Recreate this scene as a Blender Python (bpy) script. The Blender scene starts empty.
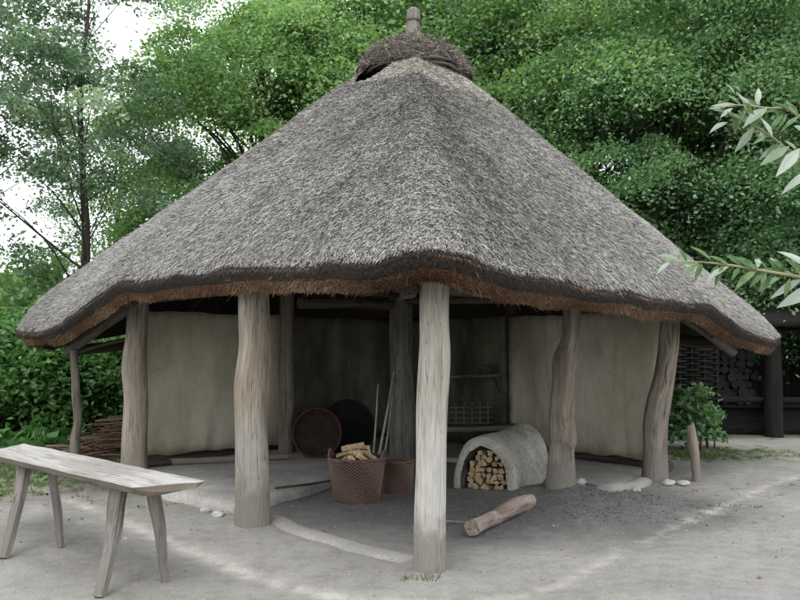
import bpy, math, random
import numpy as np
from mathutils import Vector, noise, Matrix

# ------------------------------------------------------------------ camera, sky, sun, exposure
sc = bpy.context.scene
F = 780.0; TILT = math.atan(50 / F); EYE = 1.6
cam_d = bpy.data.cameras.new('camera'); cam = bpy.data.objects.new('camera', cam_d)
sc.collection.objects.link(cam); sc.camera = cam
cam.location = (0, 0, EYE); cam.rotation_euler = (math.pi / 2 + TILT, 0, 0)
cam_d.sensor_width = 36; cam_d.lens = F / 800 * 36; cam_d.clip_end = 1000; cam_d.clip_start = 0.05

SUN_EL, SUN_AZ = math.radians(60), math.radians(190)      # azimuth measured from +Y clockwise: behind, slightly left
world = bpy.data.worlds.new('World'); sc.world = world; world.use_nodes = True
wn = world.node_tree.nodes; wl = world.node_tree.links
bg = wn['Background']; bg.inputs['Strength'].default_value = 0.12
sky = wn.new('ShaderNodeTexSky'); sky.sky_type = 'NISHITA'; sky.sun_disc = False
sky.sun_elevation = SUN_EL; sky.sun_rotation = SUN_AZ
# an even overcast: a thick cloud layer over the blue
tc = wn.new('ShaderNodeTexCoord'); cn = wn.new('ShaderNodeTexNoise'); cn.inputs['Scale'].default_value = 2.2; cn.inputs['Detail'].default_value = 5
wl.new(tc.outputs['Generated'], cn.inputs['Vector'])
cr = wn.new('ShaderNodeValToRGB'); cr.color_ramp.elements[0].position = .3; cr.color_ramp.elements[1].position = .7
cr.color_ramp.elements[0].color = (8.3, 8.7, 9.3, 1); cr.color_ramp.elements[1].color = (9.8, 10.0, 10.3, 1)
wl.new(cn.outputs['Fac'], cr.inputs['Fac'])
mx = wn.new('ShaderNodeMixRGB'); mx.inputs['Fac'].default_value = 0.93
wl.new(sky.outputs['Color'], mx.inputs['Color1']); wl.new(cr.outputs['Color'], mx.inputs['Color2'])
wl.new(mx.outputs['Color'], bg.inputs['Color'])

sun_d = bpy.data.lights.new('sun', 'SUN'); sun_d.energy = 0.9; sun_d.angle = math.radians(25); sun_d.color = (1, .97, .92)
sun = bpy.data.objects.new('sun', sun_d); sc.collection.objects.link(sun)
sd = Vector((math.sin(SUN_AZ) * math.cos(SUN_EL), math.cos(SUN_AZ) * math.cos(SUN_EL), math.sin(SUN_EL)))
sun.rotation_euler = sd.to_track_quat('Z', 'Y').to_euler()
vs = sc.view_settings; vs.view_transform = 'Standard'; vs.look = 'None'; vs.gamma = 1; vs.use_curve_mapping = False
vs.exposure = 0.92

rnd = random.Random(7); RN = np.random.default_rng(7)

def at(px, py, Y):
    u = (px - 400) / F; v = (300 - py) / F
    d = (u, math.cos(TILT) - v * math.sin(TILT), math.sin(TILT) + v * math.cos(TILT)); s = Y / d[1]
    return Vector((d[0] * s, Y, EYE + d[2] * s))
def G(px, py, h=0.0):
    u = (px - 400) / F; v = (300 - py) / F
    d = (u, math.cos(TILT) - v * math.sin(TILT), math.sin(TILT) + v * math.cos(TILT)); s = -(EYE - h) / d[2]
    return Vector((d[0] * s, d[1] * s, h))

# ------------------------------------------------------------------ helpers
def tag(o, label=None, cat=None, group=None, kind=None):
    if label: o['label'] = label
    if cat: o['category'] = cat
    if group: o['group'] = group
    if kind: o['kind'] = kind
    return o
def empty(name, loc, parent=None):
    o = bpy.data.objects.new(name, None); sc.collection.objects.link(o); o.location = loc
    if parent: o.parent = parent
    return o
def children(o): return [c for c in bpy.data.objects if c.parent == o]
def copy_tree(o, parent=None):
    c = o.copy(); sc.collection.objects.link(c); c.parent = parent
    for ch in children(o):
        if ch != c: copy_tree(ch, c)
    return c

def nz(p, s=1.0, seed=0.0): return noise.noise(Vector((p[0] * s + seed, p[1] * s - seed * .7, p[2] * s + seed * 1.3)))

class MB:
    """collects geometry of ONE part; gc = grain coordinates, tint = per-vertex shade"""
    def __init__(s): s.v = []; s.f = []; s.g = []; s.t = []; s.m = []
    def add(s, vs_, fs, gs, ts, mi=0):
        n = len(s.v); s.v += [tuple(v) for v in vs_]; s.f += [tuple(i + n for i in f) for f in fs]
        s.g += [tuple(g) for g in gs]; s.t += ts; s.m += [mi] * len(fs)
    def tube(s, path, seg=16, sub=6, amp=.08, seed=0., cap=True, tint=.5, flat=None, round_end=0):
        """path [(pos, r)], lumpy tapered pole"""
        P = [(Vector(p), r) for p, r in path]; R = []
        for i in range(len(P) - 1):
            p0 = P[max(i - 1, 0)]; p1 = P[i]; p2 = P[i + 1]; p3 = P[min(i + 2, len(P) - 1)]
            for k in range(sub):
                t = k / sub
                def cr_(a, b, c, d): return .5 * ((2 * b) + (c - a) * t + (2 * a - 5 * b + 4 * c - d) * t * t + (3 * b - a - 3 * c + d) * t ** 3)
                R.append((cr_(p0[0], p1[0], p2[0], p3[0]), cr_(p0[1], p1[1], p2[1], p3[1])))
        R.append(P[-1])
        ax = (P[-1][0] - P[0][0]).normalized()
        ref = Vector((1, 0, 0)) if abs(ax.x) < .8 else Vector((0, 1, 0))
        vs_, gs, fs = [], [], []; L = 0
        for i, (p, r) in enumerate(R):
            a = (R[min(i + 1, len(R) - 1)][0] - R[max(i - 1, 0)][0]).normalized()
            u = (ref - a * ref.dot(a)).normalized(); w = a.cross(u)
            if i: L += (p - R[i - 1][0]).length
            for k in range(seg):
                th = 2 * math.pi * k / seg; c, sn = math.cos(th), math.sin(th)
                q = Vector((c * 1.3, sn * 1.3, L / max(P[0][1], .01) * .22))
                rr = r * (1 + amp * nz(q, 1, seed) * 1.6 + amp * .5 * nz((c * 4, sn * 4, L * 2), 1, seed + 9))
                if flat: c *= flat
                vs_.append(p + (u * c + w * sn) * rr); gs.append((c * r, sn * r, L))
        for i in range(len(R) - 1):
            for k in range(seg):
                k2 = (k + 1) % seg; fs.append((i * seg + k, i * seg + k2, (i + 1) * seg + k2, (i + 1) * seg + k))
        s.add(vs_, fs, gs, [tint] * len(vs_))
        if cap:
            for i, flip in ((0, True), (len(R) - 1, False)):
                ring = vs_[i * seg:(i + 1) * seg]; gg = gs[i * seg:(i + 1) * seg]
                c = sum(ring, Vector()) / seg
                a = (R[1][0] - R[0][0]).normalized() * (-1) if i == 0 else (R[-1][0] - R[-2][0]).normalized()
                f2 = [(k, (k + 1) % seg, seg) if not flip else ((k + 1) % seg, k, seg) for k in range(seg)]
                s.add(ring + [c + a * P[0][1] * .06], f2, [(g[0], g[1], g[2]) for g in gg] + [(0, 0, gg[0][2])], [tint] * (seg + 1), 1)
        return s
    def slab(s, corners, up, n1=20, n2=6, amp=.01, seed=0., tint=.5, edge=.0):
        """corners = 4 points (a,b,c,d) of the lower face; up = thickness vector. grain along a->b"""
        a, b, c, d = [Vector(x) for x in corners]; up = Vector(up)
        la = (b - a).length; lb = (d - a).length
        idx = {}; vs_, gs, fs = [], [], []
        def pt(i, j, k):
            key = (i, j, k)
            if key in idx: return idx[key]
            u, v = i / n1, j / n2
            p = (a * (1 - u) + b * u) * (1 - v) + (d * (1 - u) + c * u) * v + up * k
            o = Vector((nz(p, 2.3, seed), nz(p, 2.3, seed + 5), nz(p, 2.3, seed + 11))) * amp + Vector((nz(p, 9, seed), nz(p, 9, seed + 5), nz(p, 9, seed + 11))) * amp * .5
            if edge and j in (0, n2): o += (c - b).normalized() * (1 if j else -1) * edge * nz((u * la * 3, j, 0), 1, seed)
            if edge and i in (0, n1): o += (b - a).normalized() * edge * nz((v * lb * 6, i, 3), 1, seed)
            idx[key] = len(vs_); vs_.append(p + o); gs.append((v * lb, k * up.length, u * la)); return idx[key]
        for k in (0, 1):
            for i in range(n1):
                for j in range(n2):
                    q = [pt(i, j, k), pt(i + 1, j, k), pt(i + 1, j + 1, k), pt(i, j + 1, k)]
                    fs.append(q if k else q[::-1])
        for i in range(n1):
            fs.append([pt(i, 0, 0), pt(i + 1, 0, 0), pt(i + 1, 0, 1), pt(i, 0, 1)]); fs.append([pt(i + 1, n2, 0), pt(i, n2, 0), pt(i, n2, 1), pt(i + 1, n2, 1)])
        for j in range(n2):
            fs.append([pt(0, j + 1, 0), pt(0, j, 0), pt(0, j, 1), pt(0, j + 1, 1)]); fs.append([pt(n1, j, 0), pt(n1, j + 1, 0), pt(n1, j + 1, 1), pt(n1, j, 1)])
        s.add(vs_, fs, gs, [tint] * len(vs_)); return s
    def build(s, name, mats, parent=None, smooth=True, origin=None):
        me = bpy.data.meshes.new(name); o0 = Vector(origin) if origin else Vector((0, 0, 0))
        if origin is None and parent is not None: o0 = wpos(parent)
        me.from_pydata([(v[0] - o0.x, v[1] - o0.y, v[2] - o0.z) for v in s.v], [], s.f)
        if not isinstance(mats, (list, tuple)): mats = [mats]
        for m in mats: me.materials.append(m)
        if len(mats) > 1: me.polygons.foreach_set('material_index', [min(i, len(mats) - 1) for i in s.m])
        me.polygons.foreach_set('use_smooth', [smooth] * len(s.f))
        at_ = me.attributes.new('gc', 'FLOAT_VECTOR', 'POINT'); at_.data.foreach_set('vector', np.array(s.g, dtype=np.float32).ravel())
        at_ = me.attributes.new('tint', 'FLOAT', 'POINT'); at_.data.foreach_set('value', np.array(s.t, dtype=np.float32))
        me.update()
        o = bpy.data.objects.new(name, me); sc.collection.objects.link(o)
        if origin: o.location = o0
        if parent: o.parent = parent
        return o
def wpos(o):
    p = Vector((0, 0, 0))
    while o is not None: p += o.location; o = o.parent
    return p

def quads(name, V, tint, mats, parent=None, mi=None, origin=None, gc=None):
    """V (n,k,3) array of k-gons"""
    n, k = V.shape[:2]
    o0 = np.array(origin if origin is not None else (wpos(parent) if parent else (0, 0, 0)), dtype=np.float64)
    V = V - o0
    me = bpy.data.meshes.new(name)
    me.vertices.add(n * k); me.vertices.foreach_set('co', V.astype(np.float32).ravel())
    me.loops.add(n * k); me.loops.foreach_set('vertex_index', np.arange(n * k, dtype=np.int32))
    me.polygons.add(n); me.polygons.foreach_set('loop_start', np.arange(0, n * k, k, dtype=np.int32)); me.polygons.foreach_set('loop_total', np.full(n, k, dtype=np.int32))
    if not isinstance(mats, (list, tuple)): mats = [mats]
    for m in mats: me.materials.append(m)
    if mi is not None: me.polygons.foreach_set('material_index', mi.astype(np.int32))
    a = me.attributes.new('tint', 'FLOAT', 'POINT'); a.data.foreach_set('value', np.repeat(np.asarray(tint, dtype=np.float32), k))
    me.update(calc_edges=True); me.validate()
    o = bpy.data.objects.new(name, me); sc.collection.objects.link(o)
    if origin is not None: o.location = origin
    if parent: o.parent = parent
    return o

# ------------------------------------------------------------------ materials
def newmat(name):
    m = bpy.data.materials.new(name); m.use_nodes = True; nt = m.node_tree; b = nt.nodes['Principled BSDF']
    b.inputs['Specular IOR Level'].default_value = .25
    return m, nt.nodes, nt.links, b
def ramp(n, stops):
    r = n.new('ShaderNodeValToRGB'); e = r.color_ramp.elements
    while len(e) < len(stops): e.new(.5)
    for el, (p, c) in zip(e, stops): el.position = p; el.color = (*c, 1)
    return r
def tintmat(name, stops, rough=.9, trans=0., spec=.2, tcol=None):
    m, n, l, b = newmat(name)
    a = n.new('ShaderNodeAttribute'); a.attribute_name = 'tint'
    r = ramp(n, stops); l.new(a.outputs['Fac'], r.inputs['Fac'])
    b.inputs['Roughness'].default_value = rough; b.inputs['Specular IOR Level'].default_value = spec
    l.new(r.outputs['Color'], b.inputs['Base Color'])
    if trans:
        t = n.new('ShaderNodeBsdfTranslucent'); mixs = n.new('ShaderNodeMixShader'); mixs.inputs['Fac'].default_value = trans
        if tcol:
            mc = n.new('ShaderNodeMixRGB'); mc.blend_type = 'MULTIPLY'; mc.inputs['Fac'].default_value = 1; mc.inputs['Color2'].default_value = (*tcol, 1)
            l.new(r.outputs['Color'], mc.inputs['Color1']); l.new(mc.outputs['Color'], t.inputs['Color'])
        else: l.new(r.outputs['Color'], t.inputs['Color'])
        l.new(b.outputs[0], mixs.inputs[1]); l.new(t.outputs[0], mixs.inputs[2]); l.new(mixs.outputs[0], n['Material Output'].inputs['Surface'])
    return m
def woodmat(name, lo, mid, hi, scale=14, stretch=.10, rough=.85, crack=.75, bump=.5, patch=None, patch_s=2.5):
    m, n, l, b = newmat(name)
    a = n.new('ShaderNodeAttribute'); a.attribute_name = 'gc'
    oi = n.new('ShaderNodeObjectInfo'); ad = n.new('ShaderNodeVectorMath'); ad.operation = 'ADD'
    l.new(a.outputs['Vector'], ad.inputs[0])
    mu = n.new('ShaderNodeMath'); mu.operation = 'MULTIPLY'; mu.inputs[1].default_value = 37; l.new(oi.outputs['Random'], mu.inputs[0]); l.new(mu.outputs[0], ad.inputs[1])
    mp = n.new('ShaderNodeMapping'); mp.inputs['Scale'].default_value = (1, 1, stretch); l.new(ad.outputs[0], mp.inputs['Vector'])
    t1 = n.new('ShaderNodeTexNoise'); t1.inputs['Scale'].default_value = scale; t1.inputs['Detail'].default_value = 7; t1.inputs['Roughness'].default_value = .62; t1.inputs['Distortion'].default_value = .6
    l.new(mp.outputs[0], t1.inputs['Vector'])
    r = ramp(n, [(.28, lo), (.5, mid), (.72, hi)]); l.new(t1.outputs['Fac'], r.inputs['Fac'])
    t2 = n.new('ShaderNodeTexNoise'); t2.inputs['Scale'].default_value = scale * 3.2; t2.inputs['Detail'].default_value = 3; l.new(mp.outputs[0], t2.inputs['Vector'])
    cr2 = ramp(n, [(.30, (1 - crack,) * 3), (.42, (1, 1, 1))]); l.new(t2.outputs['Fac'], cr2.inputs['Fac'])
    mc = n.new('ShaderNodeMixRGB'); mc.blend_type = 'MULTIPLY'; mc.inputs['Fac'].default_value = 1
    l.new(r.outputs['Color'], mc.inputs['Color1']); l.new(cr2.outputs['Color'], mc.inputs['Color2'])
    out = mc.outputs['Color']
    if patch:
        t3 = n.new('ShaderNodeTexNoise'); t3.inputs['Scale'].default_value = patch_s; t3.inputs['Detail'].default_value = 5
        mp3 = n.new('ShaderNodeMapping'); mp3.inputs['Scale'].default_value = (1, 1, .45); l.new(ad.outputs[0], mp3.inputs['Vector']); l.new(mp3.outputs[0], t3.inputs['Vector'])
        r3 = ramp(n, [(.5, (0, 0, 0)), (.6, (.85, .85, .85))]); l.new(t3.outputs['Fac'], r3.inputs['Fac'])
        m3 = n.new('ShaderNodeMixRGB'); l.new(r3.outputs['Color'], m3.inputs['Fac']); l.new(out, m3.inputs['Color1']); m3.inputs['Color2'].default_value = (*patch, 1); out = m3.outputs['Color']
    mp4 = n.new('ShaderNodeMapping'); mp4.inputs['Scale'].default_value = (1, 1, .055); l.new(ad.outputs[0], mp4.inputs['Vector'])
    t4 = n.new('ShaderNodeTexNoise'); t4.inputs['Scale'].default_value = 9; t4.inputs['Detail'].default_value = 4; t4.inputs['Roughness'].default_value = .55; t4.inputs['Distortion'].default_value = .4; l.new(mp4.outputs[0], t4.inputs['Vector'])
    r4 = n.new('ShaderNodeValToRGB'); e4 = r4.color_ramp.elements
    for p_, c_ in ((.491, 1), (.497, .25), (.502, .25)): e = e4.new(p_); e.color = (c_, c_, c_, 1)
    e4[0].color = (1, 1, 1, 1); e4[-1].position = .507; e4[-1].color = (1, 1, 1, 1); l.new(t4.outputs['Fac'], r4.inputs['Fac'])
    t5 = n.new('ShaderNodeTexNoise'); t5.inputs['Scale'].default_value = 70; t5.inputs['Detail'].default_value = 4; mp5 = n.new('ShaderNodeMapping'); mp5.inputs['Scale'].default_value = (1, 1, .07); l.new(ad.outputs[0], mp5.inputs['Vector']); l.new(mp5.outputs[0], t5.inputs['Vector'])
    r5 = ramp(n, [(.32, (.62,) * 3), (.6, (1.08,) * 3)]); l.new(t5.outputs['Fac'], r5.inputs['Fac'])
    for src_, f_ in ((r4, .6), (r5, .5)):
        m5 = n.new('ShaderNodeMixRGB'); m5.blend_type = 'MULTIPLY'; m5.inputs['Fac'].default_value = f_; l.new(out, m5.inputs['Color1']); l.new(src_.outputs['Color'], m5.inputs['Color2']); out = m5.outputs['Color']
    if name.startswith(('weathered', 'brown oak', 'grey weathered')):      # mud splashed on the feet of posts and legs
        gp = n.new('ShaderNodeNewGeometry'); sx = n.new('ShaderNodeSeparateXYZ'); l.new(gp.outputs['Position'], sx.inputs[0])
        tn_ = n.new('ShaderNodeTexNoise'); tn_.inputs['Scale'].default_value = 9; tn_.inputs['Detail'].default_value = 5; l.new(gp.outputs['Position'], tn_.inputs['Vector'])
        mz = n.new('ShaderNodeMath'); mz.operation = 'MULTIPLY_ADD'; mz.inputs[1].default_value = -.5; l.new(tn_.outputs['Fac'], mz.inputs[0]); l.new(sx.outputs['Z'], mz.inputs[2])
        rf = ramp(n, [(0, (.8, .8, .8)), (.22, (0, 0, 0))]); l.new(mz.outputs[0], rf.inputs['Fac'])
        mf = n.new('ShaderNodeMixRGB'); l.new(rf.outputs['Color'], mf.inputs['Fac']); l.new(out, mf.inputs['Color1']); mf.inputs['Color2'].default_value = (.17, .155, .135, 1); out = mf.outputs['Color']
    l.new(out, b.inputs['Base Color']); b.inputs['Roughness'].default_value = rough
    bp = n.new('ShaderNodeBump'); bp.inputs['Strength'].default_value = bump; bp.inputs['Distance'].default_value = .025
    av0 = n.new('ShaderNodeMath'); av0.operation = 'ADD'; l.new(r4.outputs['Color'], av0.inputs[0]); l.new(r5.outputs['Color'], av0.inputs[1])
    av = n.new('ShaderNodeMath'); av.operation = 'ADD'; l.new(t1.outputs['Fac'], av.inputs[0]); l.new(av0.outputs[0], av.inputs[1]); l.new(av.outputs[0], bp.inputs['Height'])
    l.new(bp.outputs['Normal'], b.inputs['Normal'])
    return m
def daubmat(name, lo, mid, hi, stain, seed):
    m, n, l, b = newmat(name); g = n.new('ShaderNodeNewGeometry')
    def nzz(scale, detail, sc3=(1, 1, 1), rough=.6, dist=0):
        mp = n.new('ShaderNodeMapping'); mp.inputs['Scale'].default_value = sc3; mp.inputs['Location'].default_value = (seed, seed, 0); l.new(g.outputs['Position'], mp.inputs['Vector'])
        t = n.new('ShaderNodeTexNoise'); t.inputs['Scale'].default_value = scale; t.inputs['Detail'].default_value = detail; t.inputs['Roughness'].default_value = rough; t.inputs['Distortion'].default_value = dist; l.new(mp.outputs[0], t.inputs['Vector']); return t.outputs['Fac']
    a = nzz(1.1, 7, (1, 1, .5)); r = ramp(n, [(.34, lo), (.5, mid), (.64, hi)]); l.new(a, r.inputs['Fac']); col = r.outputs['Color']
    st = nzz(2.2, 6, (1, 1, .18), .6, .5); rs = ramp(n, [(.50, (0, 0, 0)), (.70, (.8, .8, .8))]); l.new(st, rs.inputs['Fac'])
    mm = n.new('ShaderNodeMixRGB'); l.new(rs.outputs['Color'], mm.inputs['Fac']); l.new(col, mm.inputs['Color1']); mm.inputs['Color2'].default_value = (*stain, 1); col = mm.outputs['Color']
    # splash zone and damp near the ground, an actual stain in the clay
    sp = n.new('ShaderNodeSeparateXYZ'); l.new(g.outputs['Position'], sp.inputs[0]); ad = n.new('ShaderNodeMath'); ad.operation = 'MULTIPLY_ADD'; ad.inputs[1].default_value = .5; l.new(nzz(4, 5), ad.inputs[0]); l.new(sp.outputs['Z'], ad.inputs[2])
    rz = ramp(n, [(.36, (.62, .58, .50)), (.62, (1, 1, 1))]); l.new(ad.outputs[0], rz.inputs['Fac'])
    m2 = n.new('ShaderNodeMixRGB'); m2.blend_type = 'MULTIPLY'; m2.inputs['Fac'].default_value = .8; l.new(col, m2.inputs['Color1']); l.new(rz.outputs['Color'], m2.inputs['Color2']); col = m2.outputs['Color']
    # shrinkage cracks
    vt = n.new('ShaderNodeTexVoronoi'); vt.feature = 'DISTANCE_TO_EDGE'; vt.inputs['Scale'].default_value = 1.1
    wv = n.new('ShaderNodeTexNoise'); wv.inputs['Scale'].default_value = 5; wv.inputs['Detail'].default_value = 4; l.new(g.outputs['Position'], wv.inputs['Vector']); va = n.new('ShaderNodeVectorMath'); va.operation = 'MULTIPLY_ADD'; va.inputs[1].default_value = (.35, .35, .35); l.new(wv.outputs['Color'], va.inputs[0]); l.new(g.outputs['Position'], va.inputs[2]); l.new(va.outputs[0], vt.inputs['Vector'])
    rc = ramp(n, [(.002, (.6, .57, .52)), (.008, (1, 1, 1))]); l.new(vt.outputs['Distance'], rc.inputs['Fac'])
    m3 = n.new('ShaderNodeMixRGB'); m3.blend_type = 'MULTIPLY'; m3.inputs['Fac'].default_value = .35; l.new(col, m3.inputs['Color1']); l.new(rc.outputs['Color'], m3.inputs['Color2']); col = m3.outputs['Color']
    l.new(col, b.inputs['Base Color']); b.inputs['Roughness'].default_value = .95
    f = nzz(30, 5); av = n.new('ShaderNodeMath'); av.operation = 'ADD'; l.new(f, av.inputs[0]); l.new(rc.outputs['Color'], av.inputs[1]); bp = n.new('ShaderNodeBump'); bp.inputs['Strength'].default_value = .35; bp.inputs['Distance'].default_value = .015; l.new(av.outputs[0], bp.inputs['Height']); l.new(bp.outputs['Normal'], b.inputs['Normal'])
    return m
def earthmat(name, lo, mid, hi, scale=2.2, fine=40, bump=.4, rough=.95, streak=None, dist=.02):
    m, n, l, b = newmat(name)
    g = n.new('ShaderNodeNewGeometry')
    mp = n.new('ShaderNodeMapping'); l.new(g.outputs['Position'], mp.inputs['Vector'])
    if streak: mp.inputs['Scale'].default_value = streak
    t1 = n.new('ShaderNodeTexNoise'); t1.inputs['Scale'].default_value = scale; t1.inputs['Detail'].default_value = 8; t1.inputs['Roughness'].default_value = .65; l.new(mp.outputs[0], t1.inputs['Vector'])
    r = ramp(n, [(.3, lo), (.5, mid), (.7, hi)]); l.new(t1.outputs['Fac'], r.inputs['Fac'])
    t2 = n.new('ShaderNodeTexNoise'); t2.inputs['Scale'].default_value = fine; t2.inputs['Detail'].default_value = 5; l.new(g.outputs['Position'], t2.inputs['Vector'])
    r2 = ramp(n, [(.3, (.72,) * 3), (.65, (1.1,) * 3)]); l.new(t2.outputs['Fac'], r2.inputs['Fac'])
    mc = n.new('ShaderNodeMixRGB'); mc.blend_type = 'MULTIPLY'; mc.inputs['Fac'].default_value = 1; l.new(r.outputs['Color'], mc.inputs['Color1']); l.new(r2.outputs['Color'], mc.inputs['Color2'])
    l.new(mc.outputs['Color'], b.inputs['Base Color']); b.inputs['Roughness'].default_value = rough
    av = n.new('ShaderNodeMath'); av.operation = 'ADD'; l.new(t1.outputs['Fac'], av.inputs[0]); l.new(t2.outputs['Fac'], av.inputs[1])
    bp = n.new('ShaderNodeBump'); bp.inputs['Strength'].default_value = bump; bp.inputs['Distance'].default_value = dist; l.new(av.outputs[0], bp.inputs['Height']); l.new(bp.outputs['Normal'], b.inputs['Normal'])
    return m

M = {}
M['post_pale'] = woodmat('weathered pale oak', (.24, .205, .16), (.37, .34, .285), (.46, .44, .39), scale=8, crack=.4, patch=(.44, .425, .39), patch_s=1.6)
M['post_tan'] = woodmat('weathered tan oak', (.16, .135, .10), (.265, .225, .172), (.36, .32, .26), scale=9, crack=.45, patch=(.29, .272, .24), patch_s=1.8)
M['post_brown'] = woodmat('brown oak with bark remains', (.10, .082, .064), (.20, .168, .13), (.31, .27, .22), scale=10, crack=.65, patch=(.24, .222, .195), patch_s=2.6)
M['post_dark'] = woodmat('smoke dark wood', (.035, .028, .022), (.07, .057, .045), (.12, .10, .08), scale=12)
M['black_wood'] = woodmat('blackened shed wood', (.005, .0045, .004), (.010, .009, .008), (.022, .019, .016), scale=12)  # shed, fence and log colour lowered to paint in the shed's deep shade
M['smoked_grey'] = woodmat('sooty grey wood', (.07, .065, .055), (.13, .12, .105), (.2, .185, .165), scale=12)
M['bench_top'] = woodmat('bleached plank', (.21, .20, .18), (.39, .375, .35), (.50, .485, .455), scale=7, crack=.55, stretch=.07, patch=(.27, .25, .225), patch_s=2)
M['bench_under'] = woodmat('raw split underside', (.12, .095, .07), (.24, .20, .155), (.35, .31, .26), scale=10, crack=.6)
M['bench_leg'] = woodmat('grey weathered leg', (.09, .08, .068), (.17, .155, .135), (.27, .25, .225), scale=12, crack=.5, patch=(.29, .265, .24))
M['finial'] = woodmat('grey finial oak', (.07, .062, .052), (.17, .155, .135), (.27, .25, .22), scale=12, crack=.6)
M['log'] = woodmat('red brown bark log', (.17, .125, .10), (.32, .255, .21), (.45, .385, .33), scale=8, crack=.5, patch=(.36, .32, .28), patch_s=5)
M['log_end'] = woodmat('cut log end', (.30, .21, .13), (.45, .34, .22), (.55, .44, .30), scale=20, stretch=1, crack=.5)
M['split'] = woodmat('fresh split wood', (.42, .29, .16), (.60, .45, .27), (.72, .58, .38), scale=14, crack=.25)
M['split2'] = woodmat('split firewood ends', (.28, .19, .10), (.46, .33, .19), (.60, .47, .30), scale=16, stretch=1, crack=.4)
M['bark'] = woodmat('tree bark', (.03, .027, .022), (.07, .062, .052), (.13, .12, .10), scale=9, crack=.7, bump=.9)
M['wicker'] = tintmat('red brown willow wicker', [(0, (.035, .021, .016)), (.5, (.115, .072, .056)), (1, (.22, .155, .125))], rough=.7)
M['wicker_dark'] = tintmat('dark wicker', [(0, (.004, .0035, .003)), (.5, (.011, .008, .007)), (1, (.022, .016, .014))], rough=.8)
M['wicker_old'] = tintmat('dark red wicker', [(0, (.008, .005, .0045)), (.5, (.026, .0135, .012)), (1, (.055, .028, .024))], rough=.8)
M['stick'] = woodmat('peeled stick', (.2, .18, .15), (.32, .30, .26), (.42, .40, .36), scale=20)
M['brush'] = tintmat('brushwood', [(0, (.06, .035, .025)), (.5, (.16, .10, .07)), (1, (.30, .20, .15))])
M['daub'] = daubmat('clay daub wall', (.27, .245, .18), (.42, .39, .295), (.54, .51, .40), (.21, .19, .135), 3)
M['daub_soot'] = daubmat('smoked clay wall', (.05, .048, .036), (.12, .116, .082), (.20, .195, .14), (.035, .033, .026), 8)  # soot plus the dim back of the hut, its shade painted into the colour
M['oven_clay'] = earthmat('oven clay', (.22, .21, .175), (.33, .315, .27), (.42, .40, .35), scale=4, fine=30, bump=.5)
M['oven_soot'] = earthmat('sooty clay', (.02, .019, .017), (.055, .05, .045), (.13, .12, .105), scale=7, fine=40)
M['floor_clay'] = earthmat('trodden clay floor', (.23, .22, .20), (.33, .315, .29), (.42, .40, .37), scale=1.5, fine=30, bump=.3)
M['kerb_clay'] = earthmat('clay kerb', (.21, .20, .183), (.265, .254, .233), (.32, .308, .284), scale=2, fine=60, bump=.2)
M['stone'] = earthmat('pale stone', (.25, .24, .22), (.40, .39, .36), (.52, .51, .48), scale=12, fine=60)
M['soil'] = earthmat('dark soil', (.04, .035, .03), (.08, .07, .055), (.12, .10, .08))
M['thatch'] = tintmat('weathered reed', [(0, (.105, .098, .087)), (.25, (.215, .205, .188)), (.6, (.35, .337, .312)), (.9, (.47, .457, .43)), (1, (.57, .555, .52))], rough=.95)
M['thatch_moss'] = tintmat('mossy reed', [(0, (.17, .17, .09)), (.5, (.36, .37, .20)), (1, (.54, .54, .36))], rough=.95)
M['thatch_pale'] = tintmat('pale reed', [(0, (.38, .36, .31)), (.5, (.60, .58, .52)), (1, (.75, .73, .67))], rough=.95)
M['rim_dark'] = tintmat('blackened reed rim', [(0, (.018, .015, .013)), (.6, (.05, .042, .036)), (1, (.12, .105, .09))], rough=.95)
M['rim_brown'] = tintmat('red brown cut reed', [(0, (.05, .028, .018)), (.4, (.165, .090, .050)), (.75, (.30, .19, .115)), (1, (.44, .34, .24))], rough=.95)
M['heather'] = tintmat('heather brush', [(0, (.06, .05, .042)), (.5, (.20, .175, .15)), (1, (.46, .42, .36))])
M['leaf_a'] = tintmat('leaf dark green', [(0, (.045, .11, .045)), (.5, (.14, .255, .115)), (1, (.33, .47, .27))], rough=.5, trans=.35, spec=.5, tcol=(1.5, 1.7, .9))
M['leaf_b'] = tintmat('leaf fresh green', [(0, (.065, .14, .05)), (.5, (.19, .32, .13)), (1, (.38, .53, .27))], rough=.5, trans=.4, spec=.45, tcol=(1.5, 1.6, .8))
M['leaf_c'] = tintmat('leaf grey green', [(0, (.05, .10, .055)), (.5, (.145, .23, .14)), (1, (.33, .43, .30))], rough=.5, trans=.35, spec=.5, tcol=(1.5, 1.6, 1))
M['leaf_d'] = tintmat('leaf bush green', [(0, (.035, .10, .028)), (.5, (.085, .20, .058)), (1, (.18, .32, .12))], rough=.45, trans=.35, spec=.5, tcol=(1.4, 1.6, .8))
M['willow_leaf'] = tintmat('willow leaf', [(0, (.06, .13, .035)), (.35, (.12, .21, .075)), (.6, (.19, .26, .17)), (1, (.38, .44, .37))], rough=.45, trans=.3, spec=.4)
M['willow_twig'] = tintmat('willow twig', [(0, (.10, .12, .05)), (.5, (.2, .2, .1)), (1, (.3, .24, .15))], rough=.6)
M['grass'] = tintmat('grass', [(0, (.05, .09, .03)), (.5, (.11, .17, .055)), (1, (.22, .27, .12))], trans=.3)
M['litter'] = tintmat('litter', [(0, (.06, .05, .04)), (.5, (.18, .15, .12)), (.8, (.34, .31, .27)), (1, (.5, .48, .45))])
M['char'] = tintmat('charcoal crumbs', [(0, (.05, .048, .045)), (.6, (.12, .116, .11)), (1, (.24, .235, .23))])

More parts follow.
